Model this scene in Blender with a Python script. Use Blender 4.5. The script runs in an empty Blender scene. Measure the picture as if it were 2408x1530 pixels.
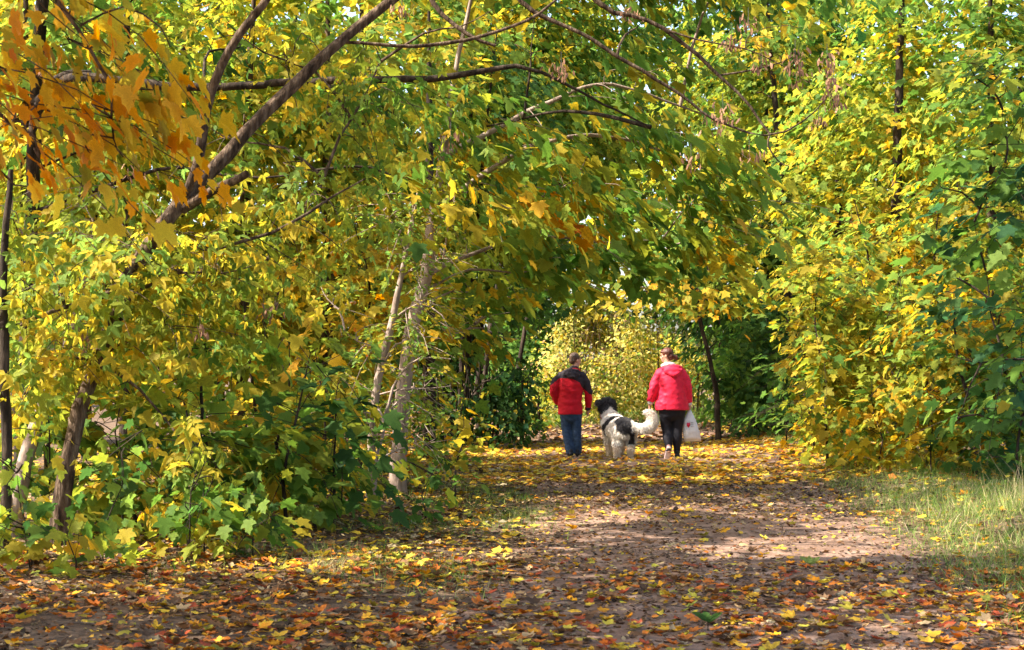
import bpy, bmesh, math, random
import numpy as np
from mathutils import Matrix, Vector, noise as mnoise

# ------------------------------------------------------------------ camera, sky, sun, exposure
rng = np.random.default_rng(11)
random.seed(5)
S = bpy.context.scene
COL = S.collection
F_PX, HZ, CAMZ = 3600.0, 861.0, 1.52           # focal length and horizon on a 2408 x 1530 picture plane
PITCH = math.atan((HZ - 765.0) / F_PX)
cam_d = bpy.data.cameras.new('camera')
cam_d.sensor_width = 36.0
cam_d.lens = 36.0 * F_PX / 2408.0
cam_d.clip_start = 0.1
cam_d.clip_end = 2000.0
cam_d.dof.use_dof = True
cam_d.dof.focus_distance = 22.0
cam_d.dof.aperture_fstop = 8.0
cam = bpy.data.objects.new('camera', cam_d)
cam.location = (0, 0, CAMZ)
cam.rotation_euler = (math.radians(90) + PITCH, 0, 0)
COL.objects.link(cam)
S.camera = cam

SUN_EL, SUN_AZ = math.radians(46), math.radians(256)     # azimuth clockwise from +Y
SUNV = np.array([math.sin(SUN_AZ) * math.cos(SUN_EL), math.cos(SUN_AZ) * math.cos(SUN_EL), math.sin(SUN_EL)])
W = bpy.data.worlds.new('World')
S.world = W
W.use_nodes = True
nt = W.node_tree
nt.nodes.clear()
sky = nt.nodes.new('ShaderNodeTexSky')
sky.sky_type = 'NISHITA'
sky.sun_disc = False
sky.sun_elevation = SUN_EL
sky.sun_rotation = SUN_AZ
sky.air_density = 1.0
sky.dust_density = 3.0
sky.ozone_density = 0.6
bg = nt.nodes.new('ShaderNodeBackground')
bg.inputs['Strength'].default_value = 0.15
wo = nt.nodes.new('ShaderNodeOutputWorld')
nt.links.new(sky.outputs[0], bg.inputs[0])
nt.links.new(bg.outputs[0], wo.inputs[0])
sun_d = bpy.data.lights.new('sun', 'SUN')
sun_d.energy = 4.5
sun_d.angle = math.radians(0.55)
sun_d.color = (1.0, 0.93, 0.82)
sun = bpy.data.objects.new('sun', sun_d)
sun.rotation_euler = Vector(SUNV).to_track_quat('Z', 'Y').to_euler()
sun.location = (-20, -20, 30)
COL.objects.link(sun)
S.view_settings.view_transform = 'Standard'
S.view_settings.look = 'None'
S.view_settings.gamma = 1.0
S.view_settings.use_curve_mapping = False
S.view_settings.exposure = 1.9
S.render.engine = 'CYCLES'
S.cycles.max_bounces = 10
S.cycles.diffuse_bounces = 6
S.cycles.glossy_bounces = 2
S.cycles.transmission_bounces = 6
S.cycles.transparent_max_bounces = 4
S.cycles.sample_clamp_indirect = 6.0
S.cycles.use_denoising = True

# ------------------------------------------------------------------ small helpers
def P(px, py, Y):
    dx, dy = (px - 1204.0) / F_PX, (765.0 - py) / F_PX
    wy = math.cos(PITCH) - dy * math.sin(PITCH)
    wz = math.sin(PITCH) + dy * math.cos(PITCH)
    t = Y / wy
    return np.array([dx * t, Y, CAMZ + wz * t])

def project(p):
    x, y, z = p[:, 0], p[:, 1], p[:, 2] - CAMZ
    f = y * math.cos(PITCH) + z * math.sin(PITCH)
    u = -y * math.sin(PITCH) + z * math.cos(PITCH)
    f = np.maximum(f, 0.05)
    return 1204 + F_PX * x / f, 765 - F_PX * u / f

def norm(v):
    return v / np.maximum(np.linalg.norm(v, axis=-1, keepdims=True), 1e-9)

def hsh(a):
    return np.mod(np.sin(a) * 43758.5453, 1.0)

def vnoise(x, y, z=0.0, s=1.0):
    """smooth value noise, vectorised, 0..1"""
    x, y, z = np.broadcast_arrays(np.asarray(x, float) * s, np.asarray(y, float) * s, np.asarray(z, float) * s)
    xi, yi, zi = np.floor(x), np.floor(y), np.floor(z)
    fx, fy, fz = x - xi, y - yi, z - zi
    fx, fy, fz = fx * fx * (3 - 2 * fx), fy * fy * (3 - 2 * fy), fz * fz * (3 - 2 * fz)
    r = 0
    for a in (0, 1):
        for b in (0, 1):
            for c in (0, 1):
                h = hsh((xi + a) * 12.9898 + (yi + b) * 78.233 + (zi + c) * 37.719)
                r = r + h * (fx if a else 1 - fx) * (fy if b else 1 - fy) * (fz if c else 1 - fz)
    return r

def path_left(Y):
    Y = np.asarray(Y, float)
    return np.interp(Y, [0, 8, 12, 16, 22, 30, 38, 60], [-0.5, -0.55, 0.0, 0.25, 0.0, 0.2, 0.9, 0.2]) + 0.3 * (vnoise(Y, 3.1, 0, 0.8) - 0.5) + 0.35 * (vnoise(Y, 8.3, 0, 2.9) - 0.5) + 0.15 * (vnoise(Y, 1.5, 0, 8.0) - 0.5)

def path_right(Y):
    Y = np.asarray(Y, float)
    return np.interp(Y, [0, 8, 10, 12, 16, 22, 30, 38, 60], [2.6, 2.7, 2.95, 3.35, 3.75, 4.1, 4.3, 4.6, 4.5]) + 0.3 * (vnoise(Y, 9.7, 0, 0.8) - 0.5) + 0.35 * (vnoise(Y, 2.7, 0, 2.9) - 0.5) + 0.15 * (vnoise(Y, 5.5, 0, 8.0) - 0.5)

def sstep(a, b, x):
    t = np.clip((x - a) / (b - a), 0, 1)
    return t * t * (3 - 2 * t)

def gz(x, y):
    """ground height"""
    x, y = np.asarray(x, float), np.asarray(y, float)
    far = 1 - sstep(60, 140, np.hypot(x, y))
    z = 0.05 * (vnoise(x, y, 1.7, 0.45) - 0.5) + 0.02 * (vnoise(x, y, 4.1, 1.6) - 0.5)
    z = z + 0.16 * sstep(3.4, 5.2, x) + 0.10 * sstep(0.2, -1.6, x)
    z = z + 0.15 * (vnoise(x, y, 8.8, 0.2) - 0.5) * (sstep(4.5, 8, x) + sstep(-1, -5, x))
    return z * far

def tag(o, label=None, cat=None, group=None, kind=None):
    if label: o['label'] = label
    if cat: o['category'] = cat
    if group: o['group'] = group
    if kind: o['kind'] = kind
    return o

def link(name, mesh, parent=None):
    o = bpy.data.objects.new(name, mesh)
    COL.objects.link(o)
    if parent is not None:
        o.parent = parent
        o.matrix_parent_inverse = Matrix.Translation(-Vector(parent.location)) if parent.parent is None else Matrix()
    return o

def empty(name, loc):
    o = bpy.data.objects.new(name, None)
    o.location = tuple(float(v) for v in loc)
    o.empty_display_size = 0.1
    COL.objects.link(o)
    return o

def mesh_np(name, V, F, mat=None, col=None, smooth=False, mats=None, midx=None):
    """V (n,3); F (m,k) index array or list of such arrays"""
    Fs = F if isinstance(F, list) else [F]
    Fs = [np.asarray(f, np.int32) for f in Fs if len(f)]
    me = bpy.data.meshes.new(name)
    nl = sum(f.size for f in Fs)
    npoly = sum(len(f) for f in Fs)
    me.vertices.add(len(V))
    me.loops.add(nl)
    me.polygons.add(npoly)
    me.vertices.foreach_set('co', np.ascontiguousarray(V, np.float32).ravel())
    me.loops.foreach_set('vertex_index', np.concatenate([f.ravel() for f in Fs]).astype(np.int32))
    starts, off = [], 0
    for f in Fs:
        starts.append(off + np.arange(len(f)) * f.shape[1])
        off += f.size
    me.polygons.foreach_set('loop_start', np.concatenate(starts).astype(np.int32))
    if smooth:
        me.polygons.foreach_set('use_smooth', np.ones(npoly, bool))
    if col is not None:
        a = me.attributes.new('col', 'FLOAT_COLOR', 'POINT')
        c = np.ones((len(V), 4), np.float32)
        c[:, :3] = col
        a.data.foreach_set('color', c.ravel())
    for m in (mats or ([mat] if mat else [])):
        me.materials.append(m)
    if midx is not None:
        me.polygons.foreach_set('material_index', np.asarray(midx, np.int32))
    me.update(calc_edges=True)
    me.validate()
    return me

# ------------------------------------------------------------------ materials
def new_mat(name):
    m = bpy.data.materials.new(name)
    m.use_nodes = True
    n = m.node_tree.nodes
    return m, n, m.node_tree.links, n['Principled BSDF'], n['Material Output']

def leaf_mat(name, trans=0.6, rough=0.6, spots=0.38, spec=0.12):
    m, n, l, b, out = new_mat(name)
    at = n.new('ShaderNodeAttribute'); at.attribute_name = 'col'
    tc = n.new('ShaderNodeTexCoord')
    nz = n.new('ShaderNodeTexNoise'); nz.inputs['Scale'].default_value = 38; nz.inputs['Detail'].default_value = 3
    l.new(tc.outputs['Object'], nz.inputs['Vector'])
    rp = n.new('ShaderNodeValToRGB')
    rp.color_ramp.elements[0].position = 0.32; rp.color_ramp.elements[0].color = (1 - spots, 1 - spots * 1.05, 1 - spots * 0.9, 1)
    rp.color_ramp.elements[1].position = 0.62; rp.color_ramp.elements[1].color = (1.08, 1.06, 1, 1)
    l.new(nz.outputs['Fac'], rp.inputs[0])
    mx = n.new('ShaderNodeMix'); mx.data_type = 'RGBA'; mx.blend_type = 'MULTIPLY'; mx.inputs[0].default_value = 1
    l.new(at.outputs['Color'], mx.inputs[6]); l.new(rp.outputs[0], mx.inputs[7])
    l.new(mx.outputs[2], b.inputs['Base Color'])
    b.inputs['Roughness'].default_value = rough
    b.inputs['Specular IOR Level'].default_value = spec
    tr = n.new('ShaderNodeBsdfTranslucent')
    hs = n.new('ShaderNodeHueSaturation'); hs.inputs['Saturation'].default_value = 1.03; hs.inputs['Value'].default_value = 1.25
    l.new(mx.outputs[2], hs.inputs['Color']); l.new(hs.outputs[0], tr.inputs['Color'])
    ms = n.new('ShaderNodeMixShader'); ms.inputs[0].default_value = trans
    l.new(b.outputs[0], ms.inputs[1]); l.new(tr.outputs[0], ms.inputs[2]); l.new(ms.outputs[0], out.inputs['Surface'])
    return m

def noise_mat(name, stops, scale=8, detail=6, rough=0.9, bump=0.3, bscale=40, stretch=(1, 1, 1), spec=0.2, dist=0.02):
    m, n, l, b, out = new_mat(name)
    tc = n.new('ShaderNodeTexCoord'); mp = n.new('ShaderNodeMapping'); mp.inputs['Scale'].default_value = stretch
    l.new(tc.outputs['Object'], mp.inputs['Vector'])
    nz = n.new('ShaderNodeTexNoise'); nz.inputs['Scale'].default_value = scale; nz.inputs['Detail'].default_value = detail
    nz.inputs['Roughness'].default_value = 0.65
    l.new(mp.outputs[0], nz.inputs['Vector'])
    rp = n.new('ShaderNodeValToRGB')
    els = rp.color_ramp.elements
    while len(els) < len(stops): els.new(0.5)
    for e, (p, c) in zip(els, stops):
        e.position = p; e.color = (*c, 1)
    l.new(nz.outputs['Fac'], rp.inputs[0]); l.new(rp.outputs[0], b.inputs['Base Color'])
    n2 = n.new('ShaderNodeTexNoise'); n2.inputs['Scale'].default_value = bscale; n2.inputs['Detail'].default_value = 4
    l.new(mp.outputs[0], n2.inputs['Vector'])
    bp = n.new('ShaderNodeBump'); bp.inputs['Strength'].default_value = bump; bp.inputs['Distance'].default_value = dist
    l.new(n2.outputs['Fac'], bp.inputs['Height']); l.new(bp.outputs[0], b.inputs['Normal'])
    b.inputs['Roughness'].default_value = rough
    b.inputs['Specular IOR Level'].default_value = spec
    return m

M_LEAF = leaf_mat('living_leaf')
M_LITTER = leaf_mat('fallen_leaf', trans=0.15, rough=0.7, spots=0.5, spec=0.2)
M_GRASS = leaf_mat('grass_blade', trans=0.35, rough=0.55, spots=0.15)
M_SEED = leaf_mat('dry_seed_wings', trans=0.3, rough=0.8, spots=0.3, spec=0.1)
M_BARK = noise_mat('brown_bark', [(0.36, (0.020, 0.012, 0.007)), (0.5, (0.070, 0.044, 0.027)), (0.64, (0.16, 0.112, 0.075))], 20, 10, 0.95, 1.0, 45, (1, 1, 0.25))
M_BARKD = noise_mat('dark_bark', [(0.36, (0.009, 0.006, 0.004)), (0.52, (0.030, 0.020, 0.013)), (0.68, (0.075, 0.052, 0.036))], 14, 8, 0.95, 0.9, 30, (1, 1, 0.25))
M_BARKP = noise_mat('pale_bark', [(0.28, (0.12, 0.085, 0.065)), (0.5, (0.26, 0.19, 0.15)), (0.75, (0.40, 0.31, 0.26))], 11, 8, 0.9, 0.7, 30, (1, 1, 0.3))
M_SOIL = noise_mat('woodland_soil', [(0.3, (0.045, 0.028, 0.017)), (0.5, (0.11, 0.068, 0.040)), (0.7, (0.20, 0.13, 0.08))], 6, 10, 0.95, 0.9, 25)
M_PATH = noise_mat('trodden_earth', [(0.28, (0.085, 0.047, 0.029)), (0.5, (0.19, 0.113, 0.075)), (0.72, (0.34, 0.23, 0.165))], 3.2, 12, 0.92, 0.8, 45)

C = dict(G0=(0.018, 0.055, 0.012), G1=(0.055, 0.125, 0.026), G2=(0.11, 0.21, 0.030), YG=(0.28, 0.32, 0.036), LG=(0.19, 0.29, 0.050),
         OL=(0.34, 0.28, 0.028), Y=(0.56, 0.44, 0.045), GO=(0.62, 0.37, 0.03), O=(0.66, 0.28, 0.012), OR=(0.50, 0.15, 0.02),
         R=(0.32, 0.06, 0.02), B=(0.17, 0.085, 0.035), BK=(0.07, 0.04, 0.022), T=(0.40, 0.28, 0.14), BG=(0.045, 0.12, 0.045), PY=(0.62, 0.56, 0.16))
PAL = dict(
    boxelder=[('Y', 2.4), ('YG', 5.0), ('LG', 3.4), ('OL', 1.0), ('GO', .3)],
    boxyellow=[('Y', 3.6), ('YG', 3.4), ('LG', 1.2), ('OL', 1.4), ('GO', .6)],
    boxgreen=[('YG', 4), ('LG', 3.6), ('G2', 2.4), ('Y', 1.4), ('OL', .6)],
    orange=[('O', 2.6), ('GO', 5.4), ('OR', .2), ('Y', 1.2), ('OL', .6)],
    gold=[('Y', 3.2), ('GO', 2.0), ('OL', 2.0), ('YG', 3.6), ('LG', 1.2), ('O', .2)],
    mixed=[('G2', 3.6), ('LG', 2.6), ('YG', 4), ('OL', 1.2), ('Y', 1.2), ('GO', .6)],
    green=[('G2', 4.4), ('G1', .7), ('LG', 2.2), ('YG', 3.2), ('OL', .7), ('Y', .5)],
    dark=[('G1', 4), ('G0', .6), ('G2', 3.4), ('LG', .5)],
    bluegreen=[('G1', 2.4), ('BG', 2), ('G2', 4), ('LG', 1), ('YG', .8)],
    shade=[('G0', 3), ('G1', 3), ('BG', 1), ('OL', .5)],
    olive=[('OL', 2.6), ('YG', 4.2), ('Y', 1.6), ('G2', 2.2), ('LG', 1), ('GO', .5)],
    ygold=[('YG', 5), ('Y', 2.2), ('OL', 1.6), ('GO', .4), ('LG', 2.6), ('G2', 1.2)],
    pale=[('YG', 2.6), ('Y', 2), ('LG', 1.6), ('PY', 8), ('T', .8)],  # sunlit glow of the far bushes put into pale leaf colours
    haw=[('LG', 4), ('YG', 3), ('Y', 1), ('OR', .15)],
)

# ------------------------------------------------------------------ leaf shapes (tip along +Y, face along +Z, unit length)
def fan(half, center, curl=0.22, fold=0.18, pet=0.0):
    right = list(half)
    left = [(-x, y) for x, y in reversed(half)]
    out = [(0, 0)] + right + [(0, 1.0)] + left
    pts = [center] + out
    V = np.array([(x, y, 0) for x, y in pts], float)
    n = len(out)
    F = [(0, 1 + i, 1 + (i + 1) % n) for i in range(n)]
    V[:, 2] = fold * np.abs(V[:, 0]) - curl * (V[:, 1] - 0.3) ** 2 - 0.25 * V[:, 0] ** 2
    if pet:
        k = len(V)
        V = np.vstack([V, [(-0.012, 0, 0.0), (0.012, 0, 0.0), (0.0, -pet, -0.04)]])
        F.append((k, k + 2, k + 1))
    w = np.ones(len(V)); w[0] = 0.0
    return V, np.array(F), w

MAPLE_HI = fan([(0.12, -0.08), (0.38, -0.03), (0.31, 0.15), (0.46, 0.22), (0.57, 0.47), (0.38, 0.45), (0.23, 0.50), (0.27, 0.72), (0.11, 0.80)], (0, 0.30), pet=0.5)
MAPLE_MID = fan([(0.13, -0.07), (0.38, 0.0), (0.31, 0.16), (0.56, 0.46), (0.23, 0.50), (0.23, 0.73)], (0, 0.32))
MAPLE_LO = fan([(0.36, 0.0), (0.30, 0.17), (0.55, 0.46), (0.24, 0.53)], (0, 0.32))
MAPLE_CURL = fan([(0.13, -0.07), (0.38, 0.0), (0.31, 0.16), (0.56, 0.46), (0.23, 0.50), (0.23, 0.73)], (0, 0.32), curl=-0.5, fold=0.5, pet=0.5)

def blade4(w=0.46, m=0.42, curl=0.25, fold=0.2):
    V = np.array([(0, 0, 0), (w * .5, m * .6, 0), (w * .42, m + .25, 0), (0, 1, 0), (-w * .42, m + .25, 0), (-w * .5, m * .6, 0)], float)
    V[:, 2] = fold * np.abs(V[:, 0]) - curl * (V[:, 1] - 0.2) ** 2
    F = np.array([(0, 1, 2), (0, 2, 3), (0, 3, 4), (0, 4, 5)])
    return V, F, np.ones(6)
OVATE = blade4()
FAR = blade4(0.85, 0.4)
def compound(n=3):
    V0, F0, _ = blade4(0.5, 0.40, 0.3, 0.25)
    sets = [((0, 0.42), 0, 0.62), ((0.02, 0.40), -68, 0.54), ((-0.02, 0.40), 68, 0.54)]
    if n == 5: sets = [((0, 0.55), 0, 0.52), ((0.02, 0.5), -62, 0.46), ((-0.02, 0.5), 62, 0.46), ((0.02, 0.22), -72, 0.44), ((-0.02, 0.22), 72, 0.44)]
    Vs, Fs, k = [], [], 0
    for (ox, oy), a, s in sets:
        a = math.radians(a); c, d = math.cos(a), math.sin(a)
        v = V0 * s
        q = np.stack([v[:, 0] * c - v[:, 1] * d + ox, v[:, 0] * d + v[:, 1] * c + oy, v[:, 2] - abs(a) * 0.12 * v[:, 1]], 1)
        Vs.append(q); Fs.append(F0 + k); k += len(q)
    Vs.append(np.array([(-0.012, 0, 0), (0.012, 0, 0), (0, 0.5, 0)])); Fs.append(np.array([(k, k + 1, k + 2)]))
    V = np.vstack(Vs); V[:, 2] -= 0.15 * V[:, 1] ** 2
    return V, np.vstack(Fs), np.ones(len(V))
BOX3, BOX5 = compound(3), compound(5)
HAW = fan([(0.30, 0.18), (0.16, 0.38), (0.36, 0.62)], (0, 0.4), 0.1, 0.1)
GRASSB = (np.array([(-0.012, 0, 0), (0.012, 0, 0), (-0.009, 0.5, 0.06), (0.009, 0.5, 0.06), (0, 0.95, 0.30)], float), np.array([(0, 1, 3), (0, 3, 2), (2, 3, 4)]), np.ones(5))

def basis(tip, nrm):
    t = norm(tip)
    n = norm(nrm - (nrm * t).sum(-1, keepdims=True) * t)
    x = np.cross(t, n)
    return np.stack([x, t, n], -1)          # columns

def leaf_arrays(tpl, pos, tip, nrm, size, col, vein=0.12):
    V0, F0, w = tpl
    Bm = basis(tip, nrm)
    N = len(pos)
    sx = size * rng.uniform(0.62, 1.08, N)
    T = V0[None] * np.stack([sx, size, size * rng.uniform(0.0, 1.9, N)], -1)[:, None, :]
    V = np.einsum('nij,nvj->nvi', Bm, T) + pos[:, None, :]
    k = 1 + vein * (w[None, :, None] - 0.5) * rng.uniform(-1, 1, (N, 1, 1)) + rng.uniform(-0.06, 0.06, (N, len(w), 1))
    Cc = np.clip(col[:, None, :] * k, 0.003, 0.9)
    F = F0[None] + (np.arange(N) * len(V0))[:, None, None]
    return V.reshape(-1, 3), F.reshape(-1, 3), Cc.reshape(-1, 3)

class Acc:
    def __init__(s): s.V, s.F, s.Cc, s.k = [], [], [], 0
    def add(s, V, F, Cc):
        s.V.append(V); s.F.append(F + s.k); s.Cc.append(Cc); s.k += len(V)
    def leaves(s, *a, **k):
        if len(a[1]): s.add(*leaf_arrays(*a, **k))
    def mesh(s, name, mat, smooth=False):
        return mesh_np(name, np.vstack(s.V), np.vstack(s.F), mat, np.vstack(s.Cc), smooth)

def pick_cols(pal, spray_id, nspray, coh=0.7):
    names = [a for a, _ in PAL[pal]] if isinstance(pal, str) else [a for a, _ in pal]
    w = np.array([b for _, b in (PAL[pal] if isinstance(pal, str) else pal)], float); w = w * np.exp(rng.normal(0, .5, len(w)) * (coh > 0)); w /= w.sum()
    base = np.array([C[a] for a in names])
    sp = rng.choice(len(names), nspray, p=w)
    ind = rng.choice(len(names), len(spray_id), p=w)
    idx = np.where(rng.random(len(spray_id)) < coh, sp[spray_id], ind)
    c = base[idx]
    j = rng.normal(1, 0.16, (len(idx), 1)).clip(0.6, 1.5)
    hue = rng.normal(0, 0.10, (len(idx), 1))
    c = c * j * np.concatenate([1 + hue, np.ones_like(hue), 1 - hue], 1)
    return np.clip(c, 0.004, 0.85)

# ------------------------------------------------------------------ sunbeams that reach these places: leaves are left out towards the sun to light them
BEAMS = []          # (point, radius)
def beam(px, py, Y, r): BEAMS.append((P(px, py, Y), r))
for a in [(1450, 820, 41, 3.4), (1340, 900, 41, 2.0), (1600, 880, 42, 2.0), (1575, 900, 24.4, .62), (1345, 900, 25.2, .35), (1450, 1000, 24.6, .5),
          (1150, 1075, 25.5, 1.0), (1330, 1060, 27, 1.1), (1650, 1070, 26, .9), (1850, 1075, 25.5, .8), (1450, 1100, 23, .5), (1750, 1130, 20.5, .45), (1280, 1125, 20.7, .3),
          (1880, 1290, 12.75, .75), (2030, 1285, 12.9, .9), (2250, 1240, 14.2, 1.0), (2380, 1200, 14.5, 1.1), (2330, 1290, 12.6, .6), (1160, 1305, 12.3, .25), (1460, 1355, 11.0, .2),
          (770, 1360, 10.9, .25), (1650, 690, 26, 1.0), (1500, 560, 24, .5), (1980, 430, 27, 1.3), (1950, 660, 25, .8), (2060, 250, 28, 1.2), (2230, 900, 20.5, .9), (2060, 880, 21, .7),
          (1900, 950, 22, .5), (2100, 760, 24, .8), (230, 700, 12, 1.3), (90, 880, 12, .7), (420, 760, 12.4, 1.0), (640, 600, 13, 1.0), (850, 650, 14.5, .7), (690, 960, 14.5, .45), (980, 760, 16.6, 1.0), (900, 1000, 16.5, .6),
          (940, 1100, 17.2, .4), (440, 1190, 11.2, .45), (560, 1250, 11.2, .3), (330, 560, 12, .8), (520, 420, 12.5, .5), (1000, 480, 16.6, .6), (760, 700, 14, .5), (180, 980, 12, .35), (210, 900, 12.1, .25), (60, 1060, 12.8, .25),
          (320, 80, 7.3, .15), (620, 440, 12.5, .2), (1500, 330, 17.8, .8), (1350, 300, 17.4, .6), (1600, 480, 18.6, .7), (1480, 590, 19, .5), (1250, 200, 16.5, .6), (900, 350, 16.5, .6), (1720, 600, 19.4, .5), (1700, 430, 18.8, .8), (1600, 250, 18, .6), (1400, 420, 17.5, .5), (700, 150, 16, .8), (1000, 250, 16, .7), (1250, 700, 20, .5), (1300, 500, 20, .4), (1960, 180, 13.5, .5), (60, 1250, 11.5, .4), (250, 1250, 11.3, .35)]:
    beam(*a)

def beam_mask(pts, soft=0.25):
    keep = np.ones(len(pts), bool)
    for c, r in BEAMS:
        d = pts - c
        t = d @ SUNV
        rad = np.linalg.norm(d - t[:, None] * SUNV, axis=1)
        lim = r * (0.85 + 0.35 * rng.random(len(pts)))
        keep &= ~((t > r * 1.1 + 0.25) & (rad < lim))
    return keep

# ------------------------------------------------------------------ wood
def catmull(pts, step=0.25):
    p = np.asarray(pts, float)
    if len(p) < 3:
        k = max(2, int(np.linalg.norm(p[-1, :3] - p[0, :3]) / step) + 1)
        t = np.linspace(0, 1, k)[:, None]
        return p[0] * (1 - t) + p[-1] * t
    q = np.vstack([2 * p[0] - p[1], p, 2 * p[-1] - p[-2]])
    out = []
    for i in range(1, len(q) - 2):
        k = max(2, int(np.linalg.norm(q[i + 1, :3] - q[i, :3]) / step))
        t = np.linspace(0, 1, k, endpoint=False)[:, None]
        a, b, c, d = q[i - 1], q[i], q[i + 1], q[i + 2]
        out.append(0.5 * ((2 * b) + (-a + c) * t + (2 * a - 5 * b + 4 * c - d) * t ** 2 + (-a + 3 * b - 3 * c + d) * t ** 3))
    out.append(p[-1:])
    return np.vstack(out)

def tube(pts4, sides=8, rough=0.0, step=0.25, wob=0.0):
    """pts4: (n,4) x y z radius -> V, quads"""
    q = catmull(pts4, step)
    c, r = q[:, :3].copy(), np.maximum(q[:, 3], 0.0015)
    if wob:
        k = np.arange(len(c))
        c[1:-1] += (np.stack([vnoise(k * .7, 1.3 + c[0, 0], 0), vnoise(k * .7, 7.7 + c[0, 2], 0), vnoise(k * .7, 4.2, 0)], 1)[1:-1] - 0.5) * wob
    t = norm(np.gradient(c, axis=0))
    ref = np.where(np.abs(t[:, 2:3]) > 0.85, np.array([[1.0, 0, 0]]), np.array([[0, 0, 1.0]]))
    ref = np.repeat(ref[:1], len(t), 0)
    a = norm(np.cross(t, ref)); b = np.cross(t, a)
    th = np.arange(sides) / sides * 2 * np.pi
    rr = r[:, None] * (1 + (rough * (vnoise(np.cos(th)[None] * 2 + c[:, 0:1], np.sin(th)[None] * 2, c[:, 2:3] * 2.5, 1.6) - 0.5) * 2 if rough else 0))
    V = c[:, None] + rr[..., None] * (np.cos(th)[None, :, None] * a[:, None] + np.sin(th)[None, :, None] * b[:, None])
    n = len(c)
    i = np.arange(n - 1)[:, None] * sides; j = np.arange(sides)[None]; j2 = (j + 1) % sides
    Q = np.stack([i + j, i + j2, i + sides + j2, i + sides + j], -1).reshape(-1, 4)
    return V.reshape(-1, 3), Q, c, r

LEAFMESH = {}
def leaf_data(kind, tpl, cidx, col):
    key = (kind, cidx)
    if key not in LEAFMESH:
        V0, F0, w = tpl
        k = 1 + 0.12 * (w[:, None] - 0.5) + rng.uniform(-0.06, 0.06, (len(V0), 1))
        LEAFMESH[key] = mesh_np('leaf', V0, F0, M_LEAF, np.clip(np.array(col)[None] * k, 0.003, 0.9))
    return LEAFMESH[key]

KIND = dict(  # template near, leaves per spray, spray length, spread, area factor, droop
    maple=(MAPLE_MID, 11, 0.75, 0.26, 0.26, 0.45), maplehi=(MAPLE_HI, 9, 0.6, 0.24, 0.26, 0.6), maplelo=(MAPLE_LO, 12, 0.85, 0.30, 0.26, 0.45),
    far=(FAR, 14, 1.0, 0.38, 0.28, 0.45), box=(BOX3, 8, 0.55, 0.18, 0.20, 0.7), box5=(BOX5, 8, 0.55, 0.18, 0.20, 0.7), haw=(HAW, 12, 0.4, 0.10, 0.22, 0.3), ovate=(OVATE, 14, 0.5, 0.14, 0.16, 0.6))
ALLCOL = {k: np.array(v) for k, v in C.items()}
TOTAL = [0]
SIZE_K, LAI_K = 1.24, 1.65

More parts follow.
